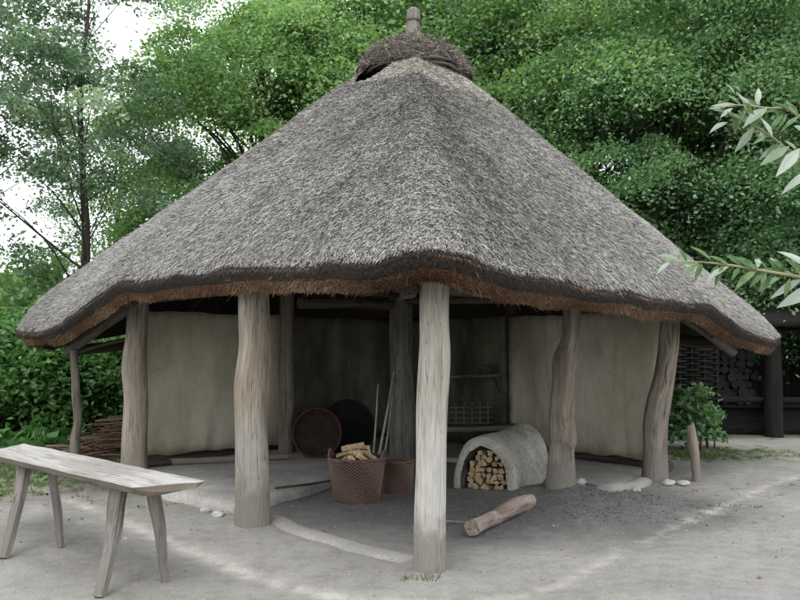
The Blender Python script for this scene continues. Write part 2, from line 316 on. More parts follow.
# ------------------------------------------------------------------ ground: one sheet, colours by what lies there, plus painted shed shade
def seg_dist(X, Y, pts):
    d = np.full(X.shape, 1e9)
    for (x0, y0), (x1, y1) in zip(pts[:-1], pts[1:]):
        dx, dy = x1 - x0, y1 - y0; t = np.clip(((X - x0) * dx + (Y - y0) * dy) / (dx * dx + dy * dy), 0, 1)
        d = np.minimum(d, np.hypot(X - x0 - t * dx, Y - y0 - t * dy))
    return d
class VN:   # smooth value noise on numpy arrays
    def __init__(s, seed): s.t = np.random.default_rng(seed).random((256, 256))
    def __call__(s, x, y):
        xi = np.floor(x).astype(int); yi = np.floor(y).astype(int); fx = x - xi; fy = y - yi
        fx = fx * fx * (3 - 2 * fx); fy = fy * fy * (3 - 2 * fy); a = s.t
        g = lambda i, j: a[(xi + i) % 256, (yi + j) % 256]
        return (g(0, 0) * (1 - fx) + g(1, 0) * fx) * (1 - fy) + (g(0, 1) * (1 - fx) + g(1, 1) * fx) * fy
vn = [VN(i) for i in range(6)]
def fbm(x, y, s, k=0, oct_=4):
    r = 0; a = .5
    for o in range(oct_): r = r + a * vn[(k + o) % 6](x * s + 13.7 * o, y * s + 5.1 * o); a *= .5; s *= 2.03
    return r
DRIP = [(-6.5, 11.8), (-3.9, 8.9), (-1.98, 6.75), (-1.07, 5.75), (-.35, 5.2), (.35, 5.0), (1.09, 5.5), (2.1, 6.75), (4.2, 9.2), (6.3, 11.3), (8, 13)]
def ground_h(x, y):
    x = np.asarray(x, float); y = np.asarray(y, float)
    h = (fbm(x, y, .5, 0) - .47) * .05 + (fbm(x, y, 3, 2) - .47) * .030 + (fbm(x, y, 9, 1) - .47) * .010
    h = h + .10 * np.exp(-((x - 1.9) ** 2 / .5 + (y - 8.75) ** 2 / .35)) * (.6 + .8 * fbm(x, y, 5, 1))      # ash heap round the post
    h = h - .012 * np.exp(-(seg_dist(x, y, DRIP) / .15) ** 2)
    for px_, py_ in ((.22, 5.82), (-1.38, 7.3), (-3.27, 9.7), (1.8, 8.75), (3.14, 9.6)): h = h + .03 * np.exp(-((x - px_) ** 2 + (y - py_) ** 2) / .05)
    return h - .012
def gz(x, y): return float(ground_h(np.array([x]), np.array([y]))[0])
xs = np.unique(np.concatenate([np.linspace(-300, -12, 14), np.arange(-12, -5, .3), np.arange(-5, 6, .05), np.arange(6, 14, .3), np.linspace(14, 300, 14)]))
ys = np.unique(np.concatenate([np.linspace(-300, -2, 12), np.arange(-2, 3.6, .3), np.arange(3.6, 12, .05), np.arange(12, 22, .25), np.linspace(22, 300, 14)]))
X, Y = np.meshgrid(xs, ys); Z = ground_h(X, Y)
nx, ny = len(xs), len(ys)
me = bpy.data.meshes.new('ground')
me.vertices.add(nx * ny); me.vertices.foreach_set('co', np.stack([X, Y, Z], -1).astype(np.float32).ravel())
ii, jj = np.meshgrid(np.arange(nx - 1), np.arange(ny - 1)); b0 = (jj * nx + ii).ravel()
FQ = np.stack([b0, b0 + 1, b0 + nx + 1, b0 + nx], 1).astype(np.int32)
me.loops.add(FQ.size); me.loops.foreach_set('vertex_index', FQ.ravel()); me.polygons.add(len(FQ))
me.polygons.foreach_set('loop_start', np.arange(0, FQ.size, 4, dtype=np.int32)); me.polygons.foreach_set('loop_total', np.full(len(FQ), 4, dtype=np.int32)); me.polygons.foreach_set('use_smooth', np.ones(len(FQ), bool))
def att(me, name, arr): a = me.attributes.new(name, 'FLOAT', 'POINT'); a.data.foreach_set('value', arr.astype(np.float32).ravel())
n1 = fbm(X, Y, 1.3, 0); n2 = fbm(X, Y, 5, 3)
ash = np.exp(-(np.maximum(0, seg_dist(X, Y, [(-.3, 8.0), (.4, 7.7), (1.4, 7.6), (2.5, 8.1)]) + (n1 - .47) * 1.3 - .45) / .55) ** 2) * np.clip(.45 + n2 * 1.2, 0, 1)
sand = np.exp(-((seg_dist(X, Y, DRIP) + (n2 - .47) * .25) / (.05 + .07 * n1)) ** 2) * np.clip((n2 - .29) * 5, 0, .9) * np.clip((n1 - .25) * 5, .4, 1)
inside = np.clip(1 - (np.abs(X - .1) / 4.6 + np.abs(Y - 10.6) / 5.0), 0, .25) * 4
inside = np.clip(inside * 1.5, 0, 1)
grass_m = np.clip((n1 - .43) * 6 + (n2 - .47) * 4, 0, 1) * np.clip(np.exp(-((X + 5) ** 2 / 4 + (Y - 9.6) ** 2 / 3)) * 1.6 + np.exp(-((X - 5.3) ** 2 / .9 + (Y - 12.3) ** 2 / .5)) * 2 + (Y > 14) * .5 + (X < -6.5) * .8, 0, 1)
shade_soil = np.clip((Y - 14.3) * 3, 0, 1) * (X > 4) * .9  # soil darkened under the shed, its shade painted into the ground colour
earth = np.clip(shade_soil + np.exp(-((X + 3.6) ** 2 / 1.2 + (Y - 9.4) ** 2 / .5)) * 1.2 * n2 * 1.6, 0, 1)  # painted shed shade plus a patch of bare earth
for k_, a_ in (('ash', ash), ('sand', sand), ('inside', inside), ('grassy', grass_m), ('earth', earth)): att(me, k_, a_)
me.update(calc_edges=True)
gm, n, l, b = newmat('trodden sandy earth')
g = n.new('ShaderNodeNewGeometry')
t1 = n.new('ShaderNodeTexNoise'); t1.inputs['Scale'].default_value = .9; t1.inputs['Detail'].default_value = 9; t1.inputs['Roughness'].default_value = .68; l.new(g.outputs['Position'], t1.inputs['Vector'])
r1 = ramp(n, [(.3, (.212, .202, .184)), (.5, (.268, .257, .236)), (.7, (.322, .310, .286))]); l.new(t1.outputs['Fac'], r1.inputs['Fac'])
t2 = n.new('ShaderNodeTexNoise'); t2.inputs['Scale'].default_value = 45; t2.inputs['Detail'].default_value = 6; t2.inputs['Roughness'].default_value = .7; l.new(g.outputs['Position'], t2.inputs['Vector'])
r2 = ramp(n, [(.33, (.80,) * 3), (.5, (.98,) * 3), (.68, (1.10,) * 3)]); l.new(t2.outputs['Fac'], r2.inputs['Fac'])
t4 = n.new('ShaderNodeTexNoise'); t4.inputs['Scale'].default_value = 7; t4.inputs['Detail'].default_value = 6; t4.inputs['Roughness'].default_value = .7; l.new(g.outputs['Position'], t4.inputs['Vector'])
r4 = ramp(n, [(.36, (.84,) * 3), (.55, (1.03,) * 3)]); l.new(t4.outputs['Fac'], r4.inputs['Fac'])
col = r1.outputs['Color']
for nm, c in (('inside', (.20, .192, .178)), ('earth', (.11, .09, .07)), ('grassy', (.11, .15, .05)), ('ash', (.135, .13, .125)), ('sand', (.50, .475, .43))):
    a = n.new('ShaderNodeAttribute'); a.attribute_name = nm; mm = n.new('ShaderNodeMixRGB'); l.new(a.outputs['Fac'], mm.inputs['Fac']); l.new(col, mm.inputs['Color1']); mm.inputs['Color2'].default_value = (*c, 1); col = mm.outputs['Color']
for r_ in (r2, r4):
    mm = n.new('ShaderNodeMixRGB'); mm.blend_type = 'MULTIPLY'; mm.inputs['Fac'].default_value = 1; l.new(col, mm.inputs['Color1']); l.new(r_.outputs['Color'], mm.inputs['Color2']); col = mm.outputs['Color']
l.new(col, b.inputs['Base Color']); b.inputs['Roughness'].default_value = .95
av = n.new('ShaderNodeMath'); av.operation = 'ADD'; l.new(t2.outputs['Fac'], av.inputs[0]); l.new(t4.outputs['Fac'], av.inputs[1])
bp = n.new('ShaderNodeBump'); bp.inputs['Strength'].default_value = .6; bp.inputs['Distance'].default_value = .02; l.new(av.outputs[0], bp.inputs['Height']); l.new(bp.outputs['Normal'], b.inputs['Normal'])
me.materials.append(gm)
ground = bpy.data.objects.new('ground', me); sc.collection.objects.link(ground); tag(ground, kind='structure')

# clay floor inside the hut (raised a hand above the yard) and its kerbs
def prism(name, poly, z0, z1, m, parent=None, kind='structure', seed=0, round_=.03):
    b_ = MB(); P = []
    for i in range(len(poly)):
        a, c = Vector(poly[i]), Vector(poly[(i + 1) % len(poly)]); k = max(2, int((c - a).length / .12))
        for q in range(k):
            p = a.lerp(c, q / k); P.append(p + Vector((noise.noise(Vector((p.x * 2, p.y * 2, seed))), noise.noise(Vector((p.x * 2, p.y * 2, seed + 7))))) * .07)
    c = sum(P, Vector((0, 0))) / len(P)
    rings = [(1, z0), (1, z1 - round_), (1 - round_ / 1.2, z1), (.9, z1 + .006), (.7, z1), (.4, z1 + .006), (.1, z1)]
    vs_, fs = [], []
    for s_, z in rings:
        for p in P: q = c + (p - c) * s_; vs_.append((q.x, q.y, z + .014 * noise.noise(Vector((q.x * 2.5, q.y * 2.5, seed)))))
    N = len(P)
    for r_ in range(len(rings) - 1):
        for i in range(N): fs.append((r_ * N + i, r_ * N + (i + 1) % N, (r_ + 1) * N + (i + 1) % N, (r_ + 1) * N + i))
    vs_.append((c.x, c.y, z1)); fs += [((len(rings) - 1) * N + i, (len(rings) - 1) * N + (i + 1) % N, len(vs_) - 1) for i in range(N)]
    b_.add(vs_, fs, vs_, [.5] * len(vs_)); o = b_.build(name, m, parent); tag(o, kind=kind); return o
prism('clay_floor', [(-3.75, 9.9), (-2.55, 8.55), (-1.62, 7.72), (-.8, 9.2), (-.5, 10.3), (0.1, 10.9), (.3, 14.0), (-.2, 14.2)], -.05, .085, M['floor_clay'], seed=3)
prism('clay_floor', [(2.25, 8.75), (3.3, 10.1), (3.4, 10.5), (.3, 14.0), (.2, 11.5), (1.9, 10.9)], -.05, .05, M['floor_clay'], seed=5)
def kerb(path, w, h, seed):
    b_ = MB(); L = 0; prof = [(-.5, -.06), (-.5, .55), (-.3, .95), (0, 1.05), (.3, .95), (.5, .5), (.5, -.06)]; vs_, fs, k = [], [], 0
    pts = []
    for a, c in zip(path[:-1], path[1:]):
        a, c = Vector(a), Vector(c); q = max(2, int((c - a).length / .1)); pts += [a.lerp(c, i / q) for i in range(q)]
    pts.append(Vector(path[-1]))
    for i, p in enumerate(pts):
        d = (pts[min(i + 1, len(pts) - 1)] - pts[max(0, i - 1)]).normalized(); nn = Vector((-d.y, d.x))
        e = min(1, min(i, len(pts) - 1 - i) / 2 + .35)
        for u, v in prof:
            q = p + nn * (u * w * (1 + .25 * noise.noise(Vector((i * .12, u, seed)))) + .03 * noise.noise(Vector((i * .15, seed, 4))))
            vs_.append((q.x, q.y, (-.04 if v < 0 else v * h * e * (1 + .25 * noise.noise(Vector((i * .05, u * .3, seed + 3))))) + gz(p.x, p.y)))
    m_ = len(prof)
    for i in range(len(pts) - 1):
        for j in range(m_ - 1): fs.append((i * m_ + j, i * m_ + j + 1, (i + 1) * m_ + j + 1, (i + 1) * m_ + j))
    fs += [tuple(range(m_))[::-1], tuple((len(pts) - 1) * m_ + j for j in range(m_))]
    b_.add(vs_, fs, vs_, [.5] * len(vs_)); o = b_.build('clay_kerb', M['kerb_clay']); tag(o, kind='structure')
kerb([(-1.32, 7.65), (-1.0, 7.2), (-.45, 6.6), (.08, 6.15)], .22, .03, 1)
kerb([(2.22, 8.62), (2.6, 9.1), (3.0, 9.62)], .22, .07, 3)

# ------------------------------------------------------------------ the hut
hut = empty('thatched_hut', (0.1, 10.6, 0)); tag(hut, 'open fronted timber hut with low grey thatched roof and clay walls', 'hut')
AX, AY, AZ = .18, 10.7, 5.86
ctrl = [(0.22, 5.3, 2.07), (-0.14, 5.5, 2.016), (-0.63, 6.1, 2.054), (-1.21, 6.75, 2.102), (-1.94, 7.45, 2.116), (-2.62, 8.15, 2.112), (-3.12, 8.75, 2.093), (-3.56, 9.25, 1.931), (-4.09, 9.75, 1.712), (-4.57, 10.2, 1.652), (-5.13, 10.8, 1.669), (-5.15, 11.6, 1.62), (-4.75, 12.5, 1.8), (-3.7, 13.5, 1.95), (-2.0, 15.1, 2.05), (0, 16.2, 2.05), (2.1, 15.0, 2.05), (4.1, 13.2, 1.95), (4.95, 12.2, 1.75), (5.32, 11.4, 1.6), (4.94, 10.7, 1.559), (4.45, 10.1, 1.613), (3.84, 9.5, 1.758), (3.34, 8.9, 1.919), (2.53, 8.05, 1.93), (1.86, 7.25, 1.953), (1.19, 6.4, 1.953), (0.75, 5.8, 1.972), (0.44, 5.4, 2.009)]
def catmull(P, per):
    out = []; n_ = len(P); P = [Vector(p) for p in P]
    for i in range(n_):
        a, b_, c, d = P[i - 1], P[i], P[(i + 1) % n_], P[(i + 2) % n_]
        for k in range(per):
            t = k / per; out.append(.5 * ((2 * b_) + (c - a) * t + (2 * a - 5 * b_ + 4 * c - d) * t * t + (3 * b_ - a - 3 * c + d) * t ** 3))
    return out
EB = np.array([tuple(v) for v in catmull(ctrl, 10)]); NE = len(EB)           # lower lip of the eave
tang = np.roll(EB, -1, 0) - np.roll(EB, 1, 0); outn = np.stack([-tang[:, 1], tang[:, 0]], 1); outn /= np.linalg.norm(outn, axis=1)[:, None]
cc = EB[:, :2] - np.array([AX, AY]); flip = np.sign((outn * cc).sum(1)); outn *= flip[:, None]
lipw = .16 + .03 * np.array([noise.noise(Vector((p[0] * 1.3, p[1] * 1.3, 1))) for p in EB])
ET = EB.copy(); ET[:, :2] += outn * lipw[:, None]; ET[:, 2] += .20 + .05 * np.array([noise.noise(Vector((p[0] * 1.1, p[1] * 1.1, 4))) for p in EB]) + .03 * np.array([noise.noise(Vector((p[0] * 3, p[1] * 3, 4))) for p in EB])
EB[:, 2] += .045 * np.array([noise.noise(Vector((p[0] * 2.2, p[1] * 2.2, 9))) for p in EB])
AP = np.array([AX, AY, AZ]); RM = 4.3
def roof_pt(i, t):
    """i float index along eave (array), t 0..1 to apex (arrays) -> points on the upper surface"""
    i0 = np.floor(i).astype(int) % NE; f = (i - np.floor(i))[:, None]; E = ET[i0] * (1 - f) + ET[(i0 + 1) % NE] * f
    d = E[:, :2] - AP[:2]; R = np.linalg.norm(d, axis=1); u = d / R[:, None]
    w = (.30 + .10 * np.clip(-u[:, 1], 0, 1)) * t; Rt = (R * (1 - w) + RM * w) * (1 - t) + .12 * t
    side = u[:, 0]
    z = E[:, 2] * (1 - t) + AZ * t + np.sin(np.pi * t) * (.02 + .08 * np.clip(side, 0, 1) + .06 * np.clip(-u[:, 1], 0, 1) + .10 * np.clip(-side, 0, 1)) + (.07 + .17 * np.clip(-side, 0, 1) ** 2 + .05 * np.clip(side, 0, 1) ** 2) * (1 - np.exp(-t / .035)) * np.exp(-t / .45)
    P = np.stack([AP[0] + u[:, 0] * Rt, AP[1] + u[:, 1] * Rt, z], 1)
    P[:, 2] += .07 * (fbm(P[:, 0], P[:, 1], .9, 1) - .47) + .05 * (fbm(P[:, 0] + 30, P[:, 1], 2.8, 2) - .47)
    return P
def roof_nrm(i, t):
    a = roof_pt(i + .8, t) - roof_pt(i - .8, t); b_ = roof_pt(i, np.clip(t + .02, 0, 1)) - roof_pt(i, t - .0)
    b_ /= np.linalg.norm(b_, axis=1)[:, None] + 1e-9
    n_ = np.cross(a, b_); n_ /= np.linalg.norm(n_, axis=1)[:, None] + 1e-9; n_ *= np.sign(n_[:, 2:3] + 1e-9)
    return n_, b_
# smoke hole: a wedge at upper front-left
def ang_of(i):
    i0 = np.floor(i).astype(int) % NE; return np.degrees(np.arctan2(ET[i0, 0] - AX, -(ET[i0, 1] - AY)))     # 0 = towards camera, + right
HOLE_A0, HOLE_A1, HOLE_T0, HOLE_T1 = -50, -18, .715, .90
NT = 60
def in_hole(t, A_):      # ragged triangle, narrow below, widening up under the cap
    c_ = (HOLE_A0 + HOLE_A1) / 2 - 3; w_ = (HOLE_A1 - HOLE_A0) / 2 * np.clip((t - HOLE_T0) / .10, 0, 1) ** .7
    return (t > HOLE_T0) & (t < HOLE_T1) & (A_ > c_ - w_) & (A_ < c_ + w_)
ring_t = np.concatenate([np.linspace(0, .08, 6)[:-1], np.linspace(.08, 1, NT)])
b_ = MB(); ia = np.arange(NE).astype(float); verts = []
for t in ring_t: verts.append(roof_pt(ia, np.full(NE, t)))
lips = [ET + np.c_[outn * .012, np.full(NE, -.07)], EB * .5 + ET * .5 + np.c_[outn * .02, np.full(NE, -.02)], EB + np.c_[outn * .015, np.zeros(NE)], EB]
under = []
for t in np.linspace(.04, 1, 16):
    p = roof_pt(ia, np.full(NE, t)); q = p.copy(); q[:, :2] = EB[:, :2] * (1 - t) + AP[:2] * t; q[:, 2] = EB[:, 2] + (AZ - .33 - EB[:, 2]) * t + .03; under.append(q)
allr = verts + lips + under
allv = np.concatenate(allr); fs = []; mi = []
def col_face(r0, r1, m_, off0, off1):
    for i in range(NE):
        j = (i + 1) % NE; fs.append((off0 + i, off0 + j, off1 + j, off1 + i)); mi.append(m_)
angs = ang_of(ia)
for r_ in range(len(verts) - 1):
    t = ring_t[r_]
    for i in range(NE):
        A_ = angs[i]
        if in_hole(t, A_): continue
        j = (i + 1) % NE; fs.append((r_ * NE + j, r_ * NE + i, (r_ + 1) * NE + i, (r_ + 1) * NE + j)); mi.append(0)
L0 = len(verts)
col_face(0, 0, 1, 0, L0 * NE); col_face(0, 0, 1, L0 * NE, (L0 + 1) * NE); col_face(0, 0, 2, (L0 + 1) * NE, (L0 + 2) * NE); col_face(0, 0, 2, (L0 + 2) * NE, (L0 + 3) * NE)
ut = np.linspace(.04, 1, 16)
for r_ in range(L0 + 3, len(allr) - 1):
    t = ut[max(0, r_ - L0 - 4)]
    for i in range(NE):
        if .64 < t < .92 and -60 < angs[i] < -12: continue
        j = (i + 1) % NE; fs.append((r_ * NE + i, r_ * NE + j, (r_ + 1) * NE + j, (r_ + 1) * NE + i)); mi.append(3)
b_.add([tuple(v) for v in allv], fs, [tuple(v) for v in allv], [.35] * len(allv)); b_.m = mi
def thatch_base(name, c0, c1):
    m, n, l, bb = newmat(name); g = n.new('ShaderNodeNewGeometry'); t = n.new('ShaderNodeTexNoise'); t.inputs['Scale'].default_value = 45; t.inputs['Detail'].default_value = 5; l.new(g.outputs['Position'], t.inputs['Vector'])
    r = ramp(n, [(.35, c0), (.65, c1)]); l.new(t.outputs['Fac'], r.inputs['Fac']); l.new(r.outputs['Color'], bb.inputs['Base Color']); bb.inputs['Roughness'].default_value = .95
    bp = n.new('ShaderNodeBump'); bp.inputs['Strength'].default_value = .8; bp.inputs['Distance'].default_value = .03; l.new(t.outputs['Fac'], bp.inputs['Height']); l.new(bp.outputs['Normal'], bb.inputs['Normal']); return m
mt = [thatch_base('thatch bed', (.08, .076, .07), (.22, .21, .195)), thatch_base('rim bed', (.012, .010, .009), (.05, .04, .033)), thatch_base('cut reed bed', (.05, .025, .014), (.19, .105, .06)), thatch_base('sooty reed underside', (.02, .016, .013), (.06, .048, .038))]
roof = b_.build('roof', mt, hut)

# reed ends lying on the roof
def strips(P, D, S, L, W, lift=None):
    """ribbons centred on P, along D, side S"""
    a = P - S * W[:, None] / 2; c = P + S * W[:, None] / 2; e = D * L[:, None]
    up = lift if lift is not None else 0
    return np.stack([a, c, c + e * 1.0 + up - S * W[:, None] * .3, a + e * 1.0 + up + S * W[:, None] * .3], 1)
def unit(v): return v / (np.linalg.norm(v, axis=1)[:, None] + 1e-9)
N = 300000
ii_ = RN.random(N) * NE; tt = 1 - np.sqrt(RN.random(N) * (1 - .06 ** 2) + .06 ** 2) ; tt = np.clip(tt, 0, .97)
an = ang_of(ii_); keep = (np.abs(an) < 115) | (RN.random(N) < .35)
keep &= ~in_hole(tt + .006, an)
ii_, tt, an = ii_[keep], tt[keep], an[keep]; N = len(ii_)
P = roof_pt(ii_, tt); nrm, upv = roof_nrm(ii_, tt); dn = -upv; sd_ = unit(np.cross(nrm, dn))
yaw = RN.normal(0, .5, N)[:, None]; D = unit(dn * np.cos(yaw) + sd_ * np.sin(yaw)); S = unit(np.cross(nrm, D) + nrm * RN.normal(0, .35, N)[:, None])
Ln = RN.uniform(.025, .075, N) * (1 + (RN.random(N) < .03) * 1.2); Wd = RN.uniform(.004, .0095, N); lift = nrm * (RN.uniform(.002, .022, N) + (RN.random(N) < .04) * .02)[:, None]
P = P - D * Ln[:, None] * .5 + nrm * .004
V = strips(P, D, S, Ln, Wd, lift)
big = fbm(P[:, 0], P[:, 1] + 50, .6, 2); med = fbm(P[:, 0], P[:, 1], 2.5, 3)
tint = np.clip(.50 + RN.normal(0, .19, N) + (big - .47) * .4 + (med - .47) * .4, 0, 1)
mi_ = np.zeros(N)
mossn = fbm(P[:, 0] * 1.0 + 7, P[:, 1], 1.6, 4)
moss = ((tt > .70) & (an > -10) & (an < 75) & (mossn + (tt - .8) * 1.4 + RN.normal(0, .12, N) > .50))
moss2 = (fbm(P[:, 0] + 9, P[:, 1], 4.5, 1) > .66) & (RN.random(N) < .3) & (an > 0)
pale = (tt > .735 + .05 * (mossn - .47) / .2 + RN.normal(0, .012, N)) & (an > -30) & (an < 60) & (RN.random(N) < .9)
mi_[pale] = 1; mi_[(moss | moss2) & (RN.random(N) < .75)] = 2
quads('reed_layer', V, tint, [M['thatch'], M['thatch_pale'], M['thatch_moss']], roof, mi=mi_)
# rim: dark stubs on the edge, red brown cut ends below
N = 90000; ie = RN.random(N) * NE; i0 = ie.astype(int) % NE; f = (ie - np.floor(ie))[:, None]; j0 = (i0 + 1) % NE
T_ = ET[i0] * (1 - f) + ET[j0] * f; B_ = EB[i0] * (1 - f) + EB[j0] * f; O_ = np.c_[outn[i0] * (1 - f) + outn[j0] * f, np.zeros(N)]
s_ = RN.random(N); wob = (fbm(T_[:, 0] * 1 + T_[:, 1], T_[:, 1], 2.2, 2) - .47)
Pp = T_ + (B_ - T_) * s_[:, None] + O_ * .012 + np.c_[np.zeros((N, 2)), -.03 * np.exp(-s_ * 8)]
S = unit(np.c_[tang[i0][:, :2] * 1.0, np.zeros(N)] + RN.normal(0, .03, (N, 3)) )
D = unit(O_ * RN.uniform(.1, .9, N)[:, None] + np.c_[RN.normal(0, .22, (N, 2)), -RN.uniform(.5, 1.2, N)])
Ln = RN.uniform(.008, .035, N) * (1 + (RN.random(N) < .02) * 1.5); Wd = RN.uniform(.003, .008, N); V = strips(Pp, D, S, Ln, Wd, O_ * .006)
dark = s_ + RN.normal(0, .10, N) + wob * 1.9 < .27
patchn = fbm(T_[:, 0] * 1.2, T_[:, 1] * 1.2, 1.2, 5)
tint = np.clip(.42 + RN.normal(0, .2, N) + (patchn - .47) * 1.6, 0, 1)
quads('reed_rim', V, tint, [M['rim_brown'], M['rim_dark']], roof, mi=dark.astype(int))
# fringe of reeds hanging past the top of the rim
N = 26000; ie = RN.random(N) * NE; P = roof_pt(ie, np.full(N, .004)); nrm, upv = roof_nrm(ie, np.full(N, .01)); i0 = ie.astype(int) % NE
D = unit(-upv + RN.normal(0, .25, (N, 3)) + np.array([0, 0, -.45])); S = unit(np.cross(nrm, D)); Ln = RN.uniform(.03, .085, N); Wd = RN.uniform(.005, .011, N)
quads('reed_fringe', strips(P - D * Ln[:, None] * .35, D, S, Ln, Wd), np.clip(.4 + RN.normal(0, .25, N), 0, 1), [M['thatch'], M['rim_dark']], roof, mi=(RN.random(N) < .55).astype(int))

# ridge cap of heather
CZ = 5.34
def dome_pt(a, e):
    lump = 1 + .05 * np.sin(a * 3 + 1) + .04 * np.sin(a * 7)
    r = .77 * np.cos(e) ** 1.2 * lump; z = CZ + .04 + .54 * np.sin(e) ** 1.0
    return np.stack([AX + r * np.cos(a), AY + r * np.sin(a), z], -1)
cb = MB(); vs_, fs = [], []
for i in range(10):
    e = i / 9 * math.pi / 2 * .985; a = np.linspace(0, 2 * math.pi, 33)[:-1]; vs_ += [tuple(p) for p in dome_pt(a, np.full(32, e))]
for i in range(9):
    for k in range(32): fs.append((i * 32 + k, i * 32 + (k + 1) % 32, (i + 1) * 32 + (k + 1) % 32, (i + 1) * 32 + k))
fs.append(tuple(9 * 32 + k for k in range(32))); fs.append(tuple(range(32))[::-1])
cb.add(vs_, fs, vs_, [.3] * len(vs_)); cap = cb.build('ridge_cap', thatch_base('heather bed', (.035, .027, .023), (.11, .09, .075)), roof)
N = 15000; a = RN.random(N) * 2 * math.pi; e = np.arcsin(RN.random(N) ** .8 * .99); P = dome_pt(a, e) + RN.normal(0, .018, (N, 3))
D = unit(RN.normal(0, 1, (N, 3)) * np.array([1, 1, .5]) + np.c_[np.cos(a), np.sin(a), -.5 * np.ones(N)] * .7); S = unit(np.cross(D, RN.normal(0, 1, (N, 3))))
Ln = RN.uniform(.05, .22, N); q = quads('heather_twigs', strips(P - D * Ln[:, None] * .4, D, S, Ln, RN.uniform(.005, .010, N)), np.clip(RN.normal(.5, .25, N), 0, 1), M['heather'], cap) if False else None
# (twigs are pattern of the cap: kept in the cap's own material group)
capm = cap.data
def join_quads(V, tint, mname, parent, name): return quads(name, V, tint, M[mname], parent)
tw = join_quads(strips(P - D * Ln[:, None] * .4, D, S, Ln, RN.uniform(.005, .010, N)), np.clip(RN.normal(.5, .25, N), 0, 1), 'heather', roof, 'heather_twigs')
# binding withies round the cap and a few pale stems standing up
wb = MB()
for k in range(3):
    n_ = 40; path = []
    for i in range(n_ + 1):
        th = i / n_ * 2 * math.pi; r = .755 + .03 * math.sin(th * 5 + k) + .02 * k
        path.append(((AX + r * math.cos(th), AY + r * math.sin(th), CZ + .015 + .03 * math.sin(th * 3 + k * 2) + k * .02), .017))
    wb.tube(path, seg=6, sub=1, amp=.2, seed=k, cap=False)
wb.build('withy_ring', M['post_dark'], roof)
for i in range(44):
    a = rnd.uniform(0, 2 * math.pi) if i > 14 else rnd.uniform(-math.pi * .9, -.1 * math.pi); r = rnd.uniform(.15, .72); z0 = CZ + .55 * max(0, 1 - (r / .83) ** 1.6); x, y = AX + r * math.cos(a), AY + r * math.sin(a)
    h = rnd.uniform(.03, .17); dx, dy = rnd.uniform(-.12, .12), rnd.uniform(-.1, .05)
    sb = MB(); sb.tube([((x - dx, y - dy, z0 - .05), .008), ((x, y, z0 + h * .4), .007), ((x + dx, y + dy, z0 + h), .004)], seg=5, sub=2, amp=.1, seed=i); sb.build('straw_stem', M['stick'], roof)
fb = MB()
fb.tube([((AX, AY, 5.7), .13), ((AX, AY, 6.0), .115), ((AX + .005, AY, 6.19), .088), ((AX + .005, AY, 6.205), .074), ((AX + .005, AY, 6.22), .10), ((AX + .008, AY, 6.30), .098), ((AX + .01, AY, 6.37), .08), ((AX + .01, AY, 6.405), .045), ((AX + .01, AY, 6.415), .01)], seg=16, sub=3, amp=.05, seed=4)
fb.build('finial', M['finial'], roof)

# posts (each from base to wall plate)
def post(pts, m, seed, amp=.09, name='post', label=None, cap=None):
    """pts: (px, py, width_px, depth)"""
    path = []
    for px, py, w, d in pts: path.append((at(px, py, d), w / 2 / F * d))
    p0 = path[0]; base = Vector((p0[0].x, p0[0].y, -.05)); path = [(base, p0[1] * 1.04)] + [q for q in path if q[0].z > .06]
    b_ = MB(); b_.tube(path, seg=22, sub=7, amp=amp, seed=seed); o = b_.build(name, [m, m], hut)
    if label: o['label'] = label
    return o
post([(430, 568, 31, 5.82), (430, 520, 31, 5.82), (431, 460, 30, 5.82), (432, 410, 31, 5.82), (434, 365, 32, 5.82), (434.5, 345, 31, 5.82), (434, 320, 29, 5.82), (434.5, 290, 29, 5.82), (435, 262, 29, 5.82)], M['post_pale'], 1.2, amp=.04, label='pale bleached front corner post')
post([(252, 525, 36, 7.3), (252, 470, 35, 7.3), (251, 420, 33, 7.3), (251, 385, 36, 7.3), (255, 345, 33, 7.3), (254, 300, 32, 7.3), (255, 275, 31, 7.3)], M['post_tan'], 3.7, label='thick tan post')
post([(136, 490, 28, 9.7), (135, 450, 25, 9.7), (136, 400, 23, 9.7), (134, 365, 25, 9.7), (137, 330, 21, 9.7), (139, 295, 21, 9.7)], M['post_tan'], 5.1)
post([(560, 492, 31, 8.75), (561, 470, 28, 8.75), (562, 448, 25, 8.75), (563, 438, 28, 8.75), (562, 415, 25, 8.75), (564, 385, 24, 8.75), (565, 360, 25, 8.75), (570, 340, 18, 8.75), (572, 310, 17, 8.75), (573, 285, 17, 8.75)], M['post_brown'], 7.9, amp=.10, label='knotty brown post leaning right')
post([(655, 482, 25, 9.6), (655, 455, 23, 9.6), (656, 425, 24, 9.6), (659, 405, 24, 9.6), (664, 380, 21, 9.6), (668, 350, 20, 9.6), (670, 320, 19, 9.6), (671, 300, 19, 9.6)], M['post_brown'], 11.3, amp=.12, label='crooked brown post at the right corner')
post([(287, 462, 16, 11.7), (287, 420, 15, 11.7), (286, 370, 15, 11.7), (287, 320, 14, 11.7), (287, 290, 14, 11.7)], M['post_brown'], 13)
post([(403, 470, 25, 10.6), (402, 400, 24, 10.6), (401, 340, 22, 10.6), (401, 290, 22, 10.6), (402, 200, 20, 10.6)], M['smoked_grey'], 17, label='soot darkened middle post')
post([(512, 460, 16, 12.2), (511, 400, 15, 12.2), (511, 350, 15, 12.2), (511, 300, 15, 12.2)], M['post_dark'], 19)
post([(76, 462, 10, 11.0), (75, 440, 10, 11.0), (78, 420, 8, 11.0), (76, 390, 8, 11.0), (75, 365, 7.5, 11.0), (74, 350, 8, 11.0)], M['post_brown'], 23, amp=.15, name='prop', label='thin crooked prop under the left eave')
